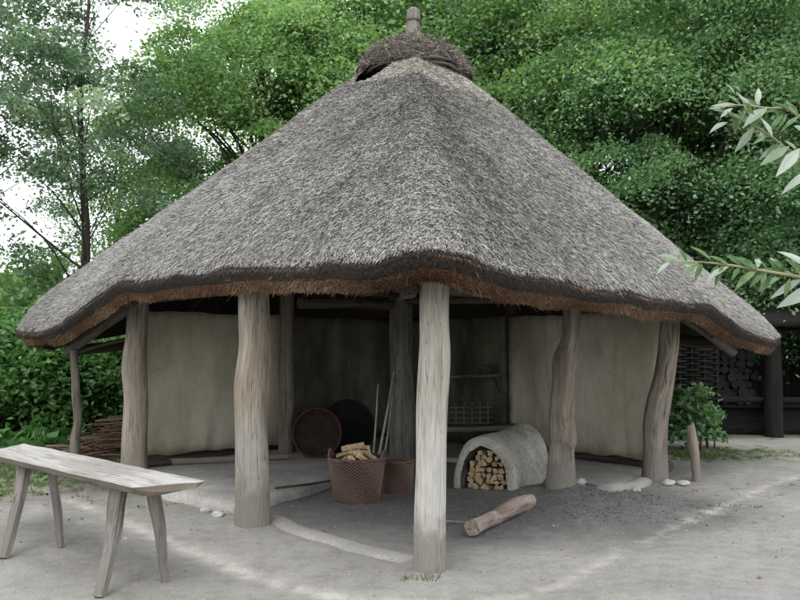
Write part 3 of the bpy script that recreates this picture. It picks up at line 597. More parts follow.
for x, y in ((-3.0, 12.9), (2.9, 12.6), (0.05, 14.6)):
    b_ = MB(); b_.tube([((x, y, -.05), .13), ((x, y, 1), .12), ((x, y, 2.3), .12)], amp=.1, seed=x); b_.build('post', M['post_dark'], hut)
def beam(p, q, r, m, seed, name='beam', amp=.08, sub=5):
    p, q = Vector(p), Vector(q); mid = (p + q) / 2 + Vector((0, 0, .02))
    b_ = MB(); b_.tube([(p, r), (mid, r * .95), (q, r * .88)], seg=14, sub=sub, amp=amp, seed=seed); return b_.build(name, [m, M['post_dark'] if name == 'beam' else m], hut)
C0 = at(436, 268, 5.82); C1 = at(139, 300, 9.7); C2 = at(670, 306, 9.6)
beam(C0 + Vector((.35, -.25, .02)), C1 + Vector((-.3, .35, .02)), .085, M['post_dark'], 1)
beam(C0 + Vector((-.28, -.05, -.10)), C2 + Vector((.35, .45, 0)), .085, M['post_dark'], 2)
beam(at(411, 291, 5.75), at(400, 300, 10.7) , .05, M['smoked_grey'], 5, amp=.15)
beam(C1, at(75, 352, 11.0) + Vector((-.2, .25, 0)), .085, M['smoked_grey'], 3)
beam(at(80, 352, 11.05), at(133, 338, 10.6), .03, M['post_dark'], 33)
beam(C2 + Vector((0, 0, -.02)), at(733, 352, 10.4), .075, M['smoked_grey'], 4)
beam(at(76, 350, 11.1), (-.1, 15, 2.15), .08, M['post_dark'], 6); beam(at(735, 345, 10.5), (.1, 15, 2.15), .08, M['post_dark'], 7)
beam(at(300, 303, 9.5), at(400, 306, 10.6), .07, M['post_dark'], 8); beam(at(250, 285, 8.0), at(420, 296, 10.6), .06, M['post_dark'], 9); beam(at(402, 300, 10.6), at(572, 300, 8.75), .07, M['post_dark'], 10)
for k in range(26):
    i = int((k + .5) / 26 * NE) % NE; e = EB[i]; d = Vector((AX - e[0], AY - e[1])); 
    p = Vector((e[0] + d.x * .03, e[1] + d.y * .03, e[2] + (AZ - .33 - e[2]) * .03 - .05)); q = Vector((AX - d.x * .03, AY - d.y * .03, AZ - .5))
    b_ = MB(); b_.tube([(p, .045), ((p + q) / 2 - Vector((0, 0, .02)), .05), (q, .04)], seg=8, sub=3, amp=.1, seed=k); b_.build('rafter', M['post_dark'], roof)

# clay walls: slab panels between the posts
def wall(a, b2, z0, z1, th=.10, seed=0, label=None, m=None, name='wall_panel'):
    a, b2 = Vector((*a, z0)), Vector((*b2, z0)); d = (b2 - a).normalized(); nn = Vector((d.y, -d.x, 0))
    w = MB(); w.slab([a, b2, b2 + Vector((0, 0, z1 - z0)), a + Vector((0, 0, z1 - z0))], nn * th, n1=28, n2=18, amp=.02, seed=seed, edge=.03)
    o = w.build(name, m or M['daub'], hut)
    if label: o['label'] = label
    return o
wall((-3.6, 10.55), (-1.78, 12.1), .17, 2.12, seed=1, label='pale clay wall on the left')
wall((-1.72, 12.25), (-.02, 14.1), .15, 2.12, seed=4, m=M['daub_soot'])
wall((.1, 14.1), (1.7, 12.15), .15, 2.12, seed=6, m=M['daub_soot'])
wall((1.75, 12.05), (3.42, 10.2), .17, 2.1, seed=9, label='pale clay wall on the right')
for a, c, s_ in (((-3.7, 10.4, .10), (0, 14.2, .09), 1), ((0.05, 14.2, .09), (3.5, 10.2, .10), 2)): beam(a, c, .08, M['post_dark'], 20 + s_, name='sill_log')
beam((-3.6, 10.6, 2.0), (0, 14.2, 2.05), .07, M['post_dark'], 25); beam((0, 14.2, 2.05), (3.4, 10.3, 2.0), .07, M['post_dark'], 26)

# ------------------------------------------------------------------ furnishings
# interior bench along the right back wall
ib = empty('plank_bench', (.9, 11.2, 0)); tag(ib, 'dark low plank bench behind the clay oven inside the hut', 'bench')
w = MB(); w.slab([(-.1, 11.0, .44), (1.75, 11.2, .46), (1.7, 11.55, .46), (-.1, 11.4, .44)], (0, 0, .06), n1=12, n2=3, amp=.008, seed=2); w.build('seat', M['smoked_grey'], ib)
for x in (.15, 1.45):
    w = MB(); w.tube([((x, 11.25, 0), .06), ((x, 11.25, .44), .06)], seg=10, amp=.1, seed=x); w.build('leg', M['post_dark'], ib)
# lattice hurdle
hb = MB(); o0 = at(446, 432, 11.9)
for i in range(6): p = at(448 + i * 8, 431, 11.9); q = at(448 + i * 8, 402, 11.95); hb.tube([(p, .014), (q, .012)], seg=6, sub=2, seed=i)
for j in range(5): p = at(444, 428 - j * 5.2, 11.9); q = at(492, 428 - j * 5.2, 11.92); hb.tube([(p, .012), (q, .012)], seg=6, sub=2, seed=j + 9)
tag(hb.build('hurdle', M['smoked_grey'], origin=o0), 'small dark lattice hurdle standing behind the plank bench', 'hurdle')
sh = empty('wall_shelf', at(487, 385, 12.1)); tag(sh, 'dark wooden shelf high on the back wall right of the middle', 'shelf')
a = at(455, 378, 12.3); c = at(508, 376, 12.0); w = MB(); w.slab([a, c, c + Vector((-.15, -.25, 0)), a + Vector((-.15, -.25, 0))], (0, 0, .04), n1=8, n2=2, amp=.005); w.build('board', M['smoked_grey'], sh)
for q in (.15, .85):
    p = a.lerp(c, q); w = MB(); w.tube([(p + Vector((0, 0, -.25)), .02), (p + Vector((-.12, -.2, 0)), .02)], seg=6, sub=2); w.build('bracket', M['post_dark'], sh)
# clay pot on the shelf
def lathe(prof, seg=24, c=(0, 0, 0)):
    b_ = MB(); vs_, fs = [], []
    for r, z in prof:
        for k in range(seg): th = 2 * math.pi * k / seg; vs_.append((c[0] + r * math.cos(th), c[1] + r * math.sin(th), c[2] + z))
    for i in range(len(prof) - 1):
        for k in range(seg): fs.append((i * seg + k, i * seg + (k + 1) % seg, (i + 1) * seg + (k + 1) % seg, (i + 1) * seg + k))
    b_.add(vs_, fs, vs_, [.5] * len(vs_)); return b_
p = at(487, 376, 12.05); p.z = a.z + .045
tag(lathe([(.0, 0), (.07, 0), (.14, .06), (.15, .11), (.11, .15), (.115, .17), (.1, .17), (.09, .14), (0, .02)], c=(p.x - .08, p.y - .05, p.z)).build('clay_bowl', M['oven_soot'], origin=(p.x - .08, p.y - .05, p.z)), 'small dark clay bowl on the wall shelf', 'bowl')

# clay oven: barrel vault with open arched mouth
ov = empty('clay_oven', (.97, 9.0, 0)); tag(ov, 'grey clay barrel oven with arched mouth full of firewood', 'oven')
fwd = Vector((.50, .866, 0)).normalized(); side = Vector((fwd.y, -fwd.x, 0)); OC = Vector((.97, 9.02, 0)); OLEN = 1.15
def arch(u, w, h, th):   # th 0..pi from right base to left base
    s_ = max(0.0, math.sin(th)); c_ = math.cos(th); return side * (c_ * w * (1 if abs(c_) < 1 else 1)) + Vector((0, 0, (s_ ** .8) * h))
b_ = MB(); vs_, fs, SG = [], [], 26
outer = []
for k, u in enumerate(np.linspace(0, 1, 12)):
    w_ = .40 - .03 * u; h_ = .60 + .03 * u + (.05 * math.exp(-((u - 1) / .15) ** 2))
    ring = []
    for j in range(SG + 1):
        p = OC + fwd * OLEN * u + arch(u, w_, h_, math.pi * j / SG); p += Vector((nz(p, 3, 1), nz(p, 3, 5), nz(p, 3, 9))) * .035
        ring.append(p)
    outer.append(ring)
inner = []
for k, u in enumerate(np.linspace(0, .9, 8)):
    inner.append([OC + fwd * OLEN * u + arch(u, .265 if k else .29, .46 if k else .50, math.pi * j / SG) + Vector((nz((j, k, 0), .4, 1), 0, nz((j, k, 0), .4, 7))) * .02 for j in range(SG + 1)])
rings = outer[::-1]; 
def ringfaces(b_, rings, mi, flip=False):
    vs_ = [p for r in rings for p in r]; m_ = len(rings[0]); fs = []
    for i in range(len(rings) - 1):
        for j in range(m_ - 1):
            q = (i * m_ + j, i * m_ + j + 1, (i + 1) * m_ + j + 1, (i + 1) * m_ + j); fs.append(q[::-1] if flip else q)
    b_.add(vs_, fs, vs_, [.5] * len(vs_), mi)
ringfaces(b_, outer, 0, True)
# back end closed
bc = OC + fwd * OLEN; b_.add(outer[-1] + [bc], [(j, j + 1, SG + 1) for j in range(SG)], outer[-1] + [bc], [.5] * (SG + 2), 0)
vault = b_.build('vault', [M['oven_clay'], M['oven_soot']], ov)
b_ = MB()
front = [p - fwd * (.05 + .03 * nz(p, 4, 3)) for p in inner[0]]
mid = [(a_ * .55 + c_ * .45) - fwd * .07 for a_, c_ in zip(outer[0], inner[0])]
ringfaces(b_, [outer[0], mid, front], 0); b_.build('mouth_rim', M['oven_clay'], ov)
b_ = MB(); ringfaces(b_, [front] + inner[1:], 0); e_ = inner[-1]; b_.add(e_ + [sum(e_, Vector()) / len(e_)], [(j, j + 1, len(e_)) for j in range(SG)], e_ + [e_[0]], [.5] * (len(e_) + 1))
b_.build('firing_chamber', M['oven_soot'], ov)

# firewood: split pieces
def billet(length, r, seed, m, name='firewood', nside=5):
    rr = random.Random(seed); b_ = MB(); n_ = nside; base = [(r * rr.uniform(.65, 1.15), 2 * math.pi * (k + rr.uniform(-.25, .25)) / n_) for k in range(n_)]
    vs_, gs, fs = [], [], []
    for i in range(5):
        z = (i / 4 - .5) * length
        for k, (q, th) in enumerate(base): s_ = 1 + .10 * rr.uniform(-1, 1); vs_.append((q * s_ * math.cos(th), q * s_ * math.sin(th), z)); gs.append((q * math.cos(th), q * math.sin(th), z + seed * .37))
    for i in range(4):
        for k in range(n_): fs.append((i * n_ + k, i * n_ + (k + 1) % n_, (i + 1) * n_ + (k + 1) % n_, (i + 1) * n_ + k))
    b_.add(vs_, fs, gs, [.5] * len(vs_), 0)
    b_.add(vs_[:n_], [tuple(range(n_))[::-1]], gs[:n_], [.5] * n_, 1); b_.add(vs_[-n_:], [tuple(range(n_))], gs[-n_:], [.5] * n_, 1)
    me = b_.build(name, m, smooth=False, origin=(0, 0, 0)); return me
protos = [billet(.42, .042, s_, [M['bench_under'], M['split2']], nside=rnd.choice([4, 5, 6, 7])) for s_ in range(6)]
first = True; cnt = 0
levels = [(.035, .23), (.10, .24), (.165, .235), (.23, .22), (.295, .20), (.36, .16), (.415, .10)]
Ql = fwd.to_track_quat('Z', 'Y')
for li, (z, hw) in enumerate(levels):
    n_ = int(hw * 2 / .068); 
    for k in range(n_):
        src = protos[cnt % 6]; o = src if cnt < 6 else src.copy()
        if cnt >= 6: sc.collection.objects.link(o)
        u = (k + .5) / n_ * 2 - 1 + rnd.uniform(-.03, .03)
        o.location = OC + side * (u * hw) + Vector((0, 0, z + rnd.uniform(-.008, .008))) + fwd * (.25 + rnd.uniform(-.05, .05))
        q = Ql.copy(); o.rotation_mode = 'QUATERNION'; from mathutils import Quaternion
        o.rotation_quaternion = Quaternion((rnd.uniform(-.06, .06), rnd.uniform(-.06, .06), 1), rnd.uniform(-.05, .05)) @ q @ Quaternion((0, 0, 1), rnd.uniform(0, 6.28))
        s_ = rnd.uniform(.88, 1.12); o.scale = (s_, s_, 1)
        tag(o, 'split firewood billet stacked in the mouth of the clay oven', 'firewood', 'firewood stacked in the clay oven'); cnt += 1

# wicker baskets
def basket(name, c, r0, r1, h, seed, m, label, rimlabel=None, tiltm=None, handles=True, group=None, rods=40, rows=28):
    root = empty(name, c); tag(root, label, 'basket', group)
    V = []; T = []; rr = np.random.default_rng(seed)
    b_ = MB()
    SG_ = rods * 4; vs_, fs, ts = [], [], []
    prof = []
    RW = rows * 3
    for i in range(RW + 1):
        z = i / RW * h; rad = r0 + (r1 - r0) * (i / RW) ** .8
        for k in range(SG_):
            th = 2 * math.pi * k / SG_; ph = (i // 3) % 2
            d = .008 * math.cos(th * rods / 1 + math.pi * ph) ; rowb = .0035 * math.cos((i % 3) / 3 * 2 * math.pi + math.pi)
            r_ = rad + d + rowb
            vs_.append((c[0] + r_ * math.cos(th), c[1] + r_ * math.sin(th), c[2] + z))
            ts.append(float(np.clip(.45 + d * 38 + rowb * 60 + rr.normal(0, .13) + .10 * math.sin(i * 1.3) + .12 * math.sin(th * 3 + i * .05), 0, 1)))
    for i in range(RW):
        for k in range(SG_): fs.append((i * SG_ + k, i * SG_ + (k + 1) % SG_, (i + 1) * SG_ + (k + 1) % SG_, (i + 1) * SG_ + k))
    b_.add(vs_, fs, vs_, ts)
    vi = []
    for z_, r_ in ((h, r1 - .02), (.02, r0 - .02)):
        vi += [(c[0] + r_ * math.cos(2 * math.pi * k / 32), c[1] + r_ * math.sin(2 * math.pi * k / 32), c[2] + z_) for k in range(32)]
    b_.add(vi, [(k, k + 32, (k + 1) % 32 + 32, (k + 1) % 32) for k in range(32)] + [tuple(range(32, 64))], vi, [.25] * 64)
    body = b_.build('woven_body', m, root)
    rb = MB(); n_ = 48
    for q in range(3):
        path = [((c[0] + (r1 - .005 + .012 * math.sin(i / n_ * 2 * math.pi * 12 + q * 2.1)) * math.cos(2 * math.pi * i / n_), c[1] + (r1 - .005 + .012 * math.sin(i / n_ * 2 * math.pi * 12 + q * 2.1)) * math.sin(2 * math.pi * i / n_), c[2] + h + .012 * math.cos(i / n_ * 2 * math.pi * 12 + q * 2.1)), .011) for i in range(n_ + 1)]
        rb.tube(path, seg=6, sub=1, amp=.1, cap=False, tint=.45 + q * .12)
    rb.build('rim', m, root)
    if handles:
        for a0 in (2.9, -.25):
            hb_ = MB(); path = []
            for i in range(9):
                u = i / 8; th = a0 + (u - .5) * .55; path.append(((c[0] + r1 * math.cos(th), c[1] + r1 * math.sin(th), c[2] + h + .085 * math.sin(u * math.pi)), .013))
            hb_.tube(path, seg=7, sub=2, amp=.15, tint=.55); hb_.build('handle', m, root)
    return root
BC = (-.46, 8.42, gz(-.46, 8.42) - .005)
basket('wicker_basket', BC, .225, .30, .46, 1, M['wicker'], 'red brown wicker basket heaped with pale split firewood')
pp = [billet(.27, .040, 40 + s_, [M['split'] if s_ % 2 else M['split2'], M['split']], nside=rnd.choice([3, 4, 4, 5])) for s_ in range(5)]
spots = [(-.18, -.08, .44, 58, 60), (-.10, -.16, .46, 66, 20), (0, -.17, .46, 74, -15), (.10, -.15, .46, 60, -35), (.18, -.05, .45, 50, -70), (-.13, .02, .51, 72, 75), (-.03, -.06, .53, 82, 35), (.07, -.06, .52, 70, -25), (.13, .03, .50, 64, -110), (-.05, .06, .57, 80, 105), (.04, .02, .575, 86, 60), (.0, .14, .50, 60, 170), (-.16, .1, .46, 48, 120), (.14, .12, .46, 50, 200), (-.07, -.12, .41, 88, 80), (.06, -.10, .40, 85, 10), (0, .0, .45, 88, 140), (-.02, -.1, .50, 62, 5), (.11, -.09, .42, 40, -60)]
for k, (dx, dy, dz, tl, az) in enumerate(spots):
    o = pp[k % 5] if k < 5 else pp[k % 5].copy()
    if k >= 5: sc.collection.objects.link(o)
    o.location = (BC[0] + dx * .9, BC[1] + dy * .9, BC[2] + dz - .01); o.rotation_euler = (math.radians(tl), 0, math.radians(az)); s_ = rnd.uniform(.8, 1.1); o.scale = (s_, s_, rnd.uniform(.75, .95))
    tag(o, 'pale split firewood piece heaped in the front wicker basket', 'firewood', 'firewood in the front wicker basket')
B2 = (-.03, 8.95, gz(-.03, 8.95) - .005)
basket('wicker_basket', B2, .15, .19, .36, 2, M['wicker'], 'smaller wicker basket half hidden between heaped basket and pale post', handles=False)
# two big round baskets lying on their sides by the back wall
def lying_basket(c, r, depth, m, label, face, open_, seed):
    root = empty('round_basket', c); tag(root, label, 'basket')
    d = Vector(face).normalized(); u = d.cross(Vector((0, 0, 1))).normalized(); w_ = u.cross(d)
    C = Vector(c); 
    def ringpts(rad, off, n_=64, wave=0, ph=0): return [C + d * off + (u * math.cos(2 * math.pi * k / n_) + w_ * math.sin(2 * math.pi * k / n_)) * (rad + wave * math.cos(k * math.pi + ph)) for k in range(n_)]
    b_ = MB(); rings = []; ts = []
    for i in range(17): s_ = i / 16; rings.append(ringpts(r * (.72 + .28 * math.sin(s_ * math.pi * .5)), -depth * (1 - s_), wave=.006, ph=math.pi * (i % 2)))
    vs_ = [p for q in rings for p in q]; fs = []
    for i in range(16):
        for k in range(64): fs.append((i * 64 + k, i * 64 + (k + 1) % 64, (i + 1) * 64 + (k + 1) % 64, (i + 1) * 64 + k))
    rr = random.Random(seed); b_.add(vs_, fs, vs_, [min(1, max(0, .45 + rr.gauss(0, .15))) for _ in vs_]); b_.build('woven_body', m, root)
    b_ = MB(); rings = []   # inner bottom, concentric weave
    nr = 18
    for i in range(nr + 1): s_ = i / nr; rings.append(ringpts(r * .97 * (1 - s_) + .004, -.03 - (0.05 if not open_ else depth * .75) * min(1, s_ * 4) , wave=.0) )
    vs_ = [p + d * (.006 * math.sin(i * math.pi + k * .7)) for i, q in enumerate(rings) for k, p in enumerate(q)]; fs = []
    for i in range(nr):
        for k in range(64): fs.append((i * 64 + k, i * 64 + (k + 1) % 64, (i + 1) * 64 + (k + 1) % 64, (i + 1) * 64 + k))
    b_.add(vs_, fs, vs_, [min(1, max(0, .4 + rr.gauss(0, .18))) for _ in vs_]); b_.build('woven_base', m, root)
    rb = MB(); rb.tube([(p, .018) for p in ringpts(r, 0, 40)] + [(ringpts(r, 0, 40)[0], .018)], seg=7, sub=1, amp=.15, cap=False, tint=.85); rb.build('rim', m, root)
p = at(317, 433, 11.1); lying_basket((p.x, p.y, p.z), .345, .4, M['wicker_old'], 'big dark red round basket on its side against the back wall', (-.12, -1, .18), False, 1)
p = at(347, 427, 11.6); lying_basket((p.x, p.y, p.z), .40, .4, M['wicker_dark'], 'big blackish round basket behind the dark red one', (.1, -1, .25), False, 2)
# sticks leaning on the middle post
for (a_, c_, w_, lb) in (((371, 478, 9.5), (378, 384, 10.2), .014, 'thin pale stick, leftmost and most upright of three by the middle post'), ((374, 478, 9.55), (394, 372, 10.3), .018, 'thick pale stick, longest of three leaning on the middle post'), ((381, 478, 9.45), (392, 397, 10.3), .013, 'short thin stick, lowest of three leaning on the middle post')):
    p = at(*a_); q = at(*c_); g0 = p + (q - p) * (-(p.z - .03) / (q.z - p.z)); b_ = MB(); b_.tube([(g0, w_), ((g0 + q) / 2 + Vector((.01, 0, .01)), w_ * .9), (q, w_ * .7)], seg=8, sub=4, amp=.15); tag(b_.build('leaning_stick', M['stick'], origin=g0), lb, 'stick', 'sticks leaning on the middle post')
# long pole on the floor by the left wall, thin pole at the floor edge
for (p, q, r, m, lb) in (((-3.1, 10.35, .13), (-1.55, 10.9, .13), .045, 'post_tan', 'long barkless pole lying on the floor along the left clay wall'), ((-1.35, 8.55, .11), (-.75, 9.05, .11), .012, 'post_dark', 'thin dark rod lying on the clay floor near the heaped basket'),
                        ((-3.3, 10.1, .12), (-2.45, 11.05, .12), .055, 'post_dark', 'short dark pole lying at the foot of the left clay wall'), (tuple(G(430, 520, .015)), tuple(G(472, 522, .015)), .006, 'stick', 'thin pale twig on the ash between pale post and log')):
    b_ = MB(); p, q = Vector(p), Vector(q); b_.tube([(p, r), (p.lerp(q, .5) + Vector((.02, -.02, 0)), r), (q, r * .8)], seg=10, sub=4, amp=.12, seed=r * 99); tag(b_.build('pole' if r > .02 else 'twig', M[m], origin=p), lb, 'pole' if r > .02 else 'twig')
# the log on the ash
p, q = G(472, 528, .07), G(531, 500, .07)
b_ = MB(); b_.tube([(p, .07), (p.lerp(q, .35), .066), (p.lerp(q, .6) + Vector((0, 0, .01)), .085), (p.lerp(q, .85), .082), (q, .06)], seg=20, sub=6, amp=.12, seed=3)
tag(b_.build('log', [M['log'], M['bench_under']], origin=p), 'reddish barkless log lying on the dark ash before the oven', 'log')
# stones
def stone(p, s_, seed, lb):
    import bmesh
    bm = bmesh.new(); bmesh.ops.create_icosphere(bm, subdivisions=3, radius=1)
    for v in bm.verts: k = 1 + .35 * noise.noise(v.co * 1.1 + Vector((seed, 0, 0))) + .08 * noise.noise(v.co * 4); v.co = Vector((v.co.x * s_[0] * k, v.co.y * s_[1] * k, v.co.z * s_[2] * k))
    me = bpy.data.meshes.new('stone'); bm.to_mesh(me); bm.free(); me.materials.append(M['stone']); [setattr(f_, 'use_smooth', True) for f_ in me.polygons]
    o = bpy.data.objects.new('stone', me); sc.collection.objects.link(o); o.location = (p.x, p.y, gz(p.x, p.y) + s_[2] * .55); o.rotation_euler = (0, 0, seed); tag(o, lb, 'stone', 'stones round the posts')
stone(G(581, 487), (.10, .07, .05), 1, 'flat pale stone right of the knotty brown post')
stone(G(572, 476), (.07, .06, .07), 2.2, 'small upright pale stone just behind the knotty brown post')
stone(G(668, 485), (.08, .07, .045), 3, 'flat brownish stone at the foot of the crooked corner post')
stone(G(683, 484), (.11, .08, .035), 4.1, 'flat low stone between corner post and short stake')
stone(G(218, 515), (.10, .06, .03), 5, 'flat pale stone left of the thick tan post')
stone(G(206, 510), (.06, .05, .03), 6, 'small stone at the clay floor edge, far left of the tan post')
stone(G(637, 492), (.05, .05, .03), 7, 'pebble sized stone in front of the right clay kerb')

# trestle bench in front
bn = empty('trestle_bench', (-2.3, 5.6, 0)); tag(bn, 'long bleached plank bench on four splayed legs at the left', 'bench')
HB = .715
Bn = [at(144, 489, 4.78), at(206, 479, 4.97)]
nl, nr = G(140, 489, HB), G(207, 481, HB); nl2, nr2 = G(-16, 453, HB), G(24, 443, HB); axd = (nl2 - nl).normalized(); LBN = (nl2 - nl).length
w = MB(); n1_, n2_ = 60, 12; vs_, gs, fs, ms = [], [], [], []
# plank with half-round rough underside
def bp_(u, v, k):
    p = (nl * (1 - u) + nl2 * u) * (1 - v) + (nr * (1 - u) + nr2 * u) * v
    wv = .016 * noise.noise(Vector((u * 7, v * 1, 2))) + .007 * noise.noise(Vector((u * 25, v, 2)))
    sdv = (nr - nl).normalized(); p = p + sdv * (wv if v < .5 else -wv * .8)
    endw = (.03 * noise.noise(Vector((v * 4, 9, u * 3)))) * (1 if u < .02 or u > .98 else 0); p = p + axd * endw
    if u < .05: p = p + axd * (.10 * (abs(v - .85)) * (.05 - u) / .05)
    if k == 0: p.z += .006 * noise.noise(Vector((u * 6, v * 2, 1))) - .004 * abs(v - .5)
    else:
        e = 1 - abs(v * 2 - 1) ** 2.2; th = .045 + .055 * e + .012 * noise.noise(Vector((u * 9, v * 3, 5)))
        if u < .08: th *= .45 + u / .08 * .55
        p.z -= th; p = p + sdv * (.5 - v) * .05
    return p
for k in (0, 1):
    for i in range(n1_ + 1):
        for j in range(n2_ + 1): p = bp_(i / n1_, j / n2_, k); vs_.append(p); gs.append((j / n2_ * .44 + k * 3, k * .1, i / n1_ * LBN))
NN = (n1_ + 1) * (n2_ + 1)
for k in (0, 1):
    for i in range(n1_):
        for j in range(n2_):
            q = [k * NN + i * (n2_ + 1) + j, k * NN + i * (n2_ + 1) + j + 1, k * NN + (i + 1) * (n2_ + 1) + j + 1, k * NN + (i + 1) * (n2_ + 1) + j]; fs.append(q[::-1] if k else q); ms.append(k)
for j, fl in ((0, 0), (n2_, 1)):
    for i in range(n1_): q = [i * (n2_ + 1) + j, (i + 1) * (n2_ + 1) + j, NN + (i + 1) * (n2_ + 1) + j, NN + i * (n2_ + 1) + j]; fs.append(q[::-1] if fl else q); ms.append(1)
for i, fl in ((0, 1), (n1_, 0)):
    for j in range(n2_): q = [i * (n2_ + 1) + j, i * (n2_ + 1) + j + 1, NN + i * (n2_ + 1) + j + 1, NN + i * (n2_ + 1) + j]; fs.append(q[::-1] if fl else q); ms.append(1)
w.add(vs_, fs, gs, [.5] * len(vs_)); w.m = ms; w.build('seat', [M['bench_top'], M['bench_under']], bn, smooth=False)
for (tp, ft, wt, wb_, sd2) in (((118, 494, 5.0), (100, 594), 19, 14, 1), ((144, 497, 4.98), (165, 580), 15, 9, 2), ((10, 462, 6.0), (4, 556), 15, 11, 3), ((37, 468, 5.95), (61, 545), 10, 8, 4)):
    f_ = G(*ft); cl_ = (nl + nr) / 2; ua = {1: .20, 2: .17, 3: .80, 4: .80}[sd2] * LBN; sv = (nr - nl).normalized() * (-.10 if sd2 in (1, 3) else .09)
    t_ = cl_ + axd * ua + sv; t_.z = HB - .055; f_.z = -.02
    b_ = MB(); b_.tube([(f_, wb_ / 2 / F * f_.y * .9), (f_.lerp(t_, .5) + Vector((.012, 0, 0)), (wt + wb_) / 4 / F * f_.y), (t_, wt / 2 / F * t_.y)], seg=6, sub=7, amp=.10, seed=sd2 * 3.3); b_.build('leg', M['bench_leg'], bn, smooth=False)

# small stake at right
p = at(696, 482, 9.67); b_ = MB(); b_.tube([((3.64, 9.67, -.05), .055), ((3.62, 9.67, .25), .05), ((3.6, 9.67, .42), .062), ((3.58, 9.67, .66), .045), ((3.57, 9.67, .69), .03)], seg=14, sub=5, amp=.15, seed=5)
tag(b_.build('stake', M['post_tan'], origin=(3.6, 9.67, 0)), 'short knotty wooden stake in the ground right of the hut', 'stake')

# ------------------------------------------------------------------ vegetation
def leaf_quads(C, size, n_up=.5, aspect=.55, rr=RN, droop=None):
    n_ = len(C); a = unit(rr.normal(0, 1, (n_, 3)) * np.array([1, 1, .6]) + np.array([0, 0, -.25])); nn = unit(rr.normal(0, 1, (n_, 3)) + np.array([0, 0, 1.2 * n_up]))
    s_ = unit(np.cross(a, nn)); L = size * rr.uniform(.65, 1.25, n_)[:, None]; W = L * aspect
    nn = np.cross(s_, a)
    return np.stack([C - a * L * .5, C + s_ * W * .5 + nn * L * .08, C + a * L * .5, C - s_ * W * .5 + nn * L * .08], 1)
def make_tree(name, h, base, cr, nl_, leaf, mat, seed, n_clump=120, clump=.55, flat=.38, trunk_r=.16, lean=(0, 0), gap=.35, label=None, group=None, loc=(0, 0, 0), cat='tree', shell=.45, branch_n=None, dropf=0, multi=1):
    rr = np.random.default_rng(seed); pr = random.Random(seed)
    root = empty(name, (0, 0, 0)); tag(root, label, cat, group)
    cz = (h + base) / 2; hz = (h - base) / 2
    cl = []
    tries = 0
    while len(cl) < n_clump and tries < n_clump * 30:
        tries += 1
        d = rr.normal(0, 1, 3); d /= np.linalg.norm(d); r = shell + (1 - shell) * rr.random() ** .6
        p = np.array([d[0] * cr * r, d[1] * cr * r, cz + d[2] * hz * r])
        lob = noise.noise(Vector((d[0] * 2.2 + seed, d[1] * 2.2, d[2] * 2.2))); p[:2] *= 1 + .35 * lob; 
        if noise.noise(Vector((p[0] * .8, p[1] * .8 + seed, p[2] * .8))) < -gap * .5 + 0: continue
        if p[2] < .12: continue
        cl.append(p)
    cl = np.array(cl); per = max(4, nl_ // len(cl))
    k = np.repeat(np.arange(len(cl)), per); cs = clump * rr.uniform(.6, 1.35, len(cl))
    off = rr.normal(0, .5, (len(k), 3)) * np.array([1, 1, flat]); C = cl[k] + off * cs[k][:, None]
    od = cl[:, :2] / (np.linalg.norm(cl[:, :2], axis=1)[:, None] + .3); C[:, 2] -= (((off[:, :2] * od[k]).sum(1)) * .35 + (off[:, :2] ** 2).sum(1) * .35) * cs[k]      # sprays droop outward
    # hang outward sprays
    C[:, 2] = np.maximum(C[:, 2], .04)
    V = leaf_quads(C, leaf, rr=rr, aspect=.6)
    ct = rr.normal(.45, .20, len(cl)); tint = np.clip(ct[k] + rr.normal(0, .16, len(k)), 0, 1)
    quads('crown', V, tint, mat, root)
    # trunk with limbs
    b_ = MB(); top = Vector((lean[0], lean[1], h * .93))
    stems = []
    for q in range(multi):
        a0 = q * 2.4; f0 = Vector((math.cos(a0), math.sin(a0), 0)) * (.12 if multi > 1 else 0); tp = top + (Vector((math.cos(a0) * cr * .5, math.sin(a0) * cr * .5, -h * .1)) if multi > 1 else Vector((0, 0, 0)))
        pts = [(f0 + Vector((0, 0, -.1)), trunk_r * 1.35)]
        for i in range(1, 7): u = i / 6; pts.append((f0.lerp(tp, u) + Vector((pr.uniform(-1, 1), pr.uniform(-1, 1), 0)) * (h * .012), trunk_r * (1 - u * .85)))
        b_.tube(pts, seg=12, sub=3, amp=.10, seed=seed + q); stems.append(pts)
    pick = list(range(len(cl))); pr.shuffle(pick)
    for j in pick[:branch_n or int(len(cl) * .55)]:
        c = Vector(cl[j]); pts = pr.choice(stems); u = min(.93, max(.12, (c.z - pr.uniform(.5, .9) * math.hypot(c.x, c.y) - .3) / h)); i = min(5, int(u * 6)); s0 = pts[i][0].lerp(pts[i + 1][0], u * 6 - i) if i < 6 else pts[-1][0]
        r0 = trunk_r * (1 - u * .85) * (pr.uniform(.25, .5) if trunk_r > .15 else pr.uniform(.18, .3)); mid_ = s0.lerp(c, .5) + Vector((pr.uniform(-.25, .25), pr.uniform(-.25, .25), .04 * (c - s0).length))
        b_.tube([(s0, r0), (mid_, r0 * .6), (c, r0 * .2)], seg=6, sub=4, amp=.1, seed=j, cap=False)
    b_.build('trunk' if trunk_r > .06 else 'stems', M['bark'], root)
    root.location = loc; return root
def place(proto, loc, rz, s_, label, group=None, first=[set()], sz=None):
    if proto.name not in first[0]: first[0].add(proto.name); o = proto
    else: o = copy_tree(proto)
    o.location = loc; o.rotation_euler = (0, 0, rz); o.scale = (s_, s_, sz or s_); o['label'] = label
    if group: o['group'] = group
    return o
GT = 'trees round the yard'
sparse = make_tree('slender_tree', 11.5, 1.6, 3.0, 26000, .095, M['leaf_c'], 11, n_clump=74, clump=.64, trunk_r=.12, gap=.25, shell=.15, branch_n=26)
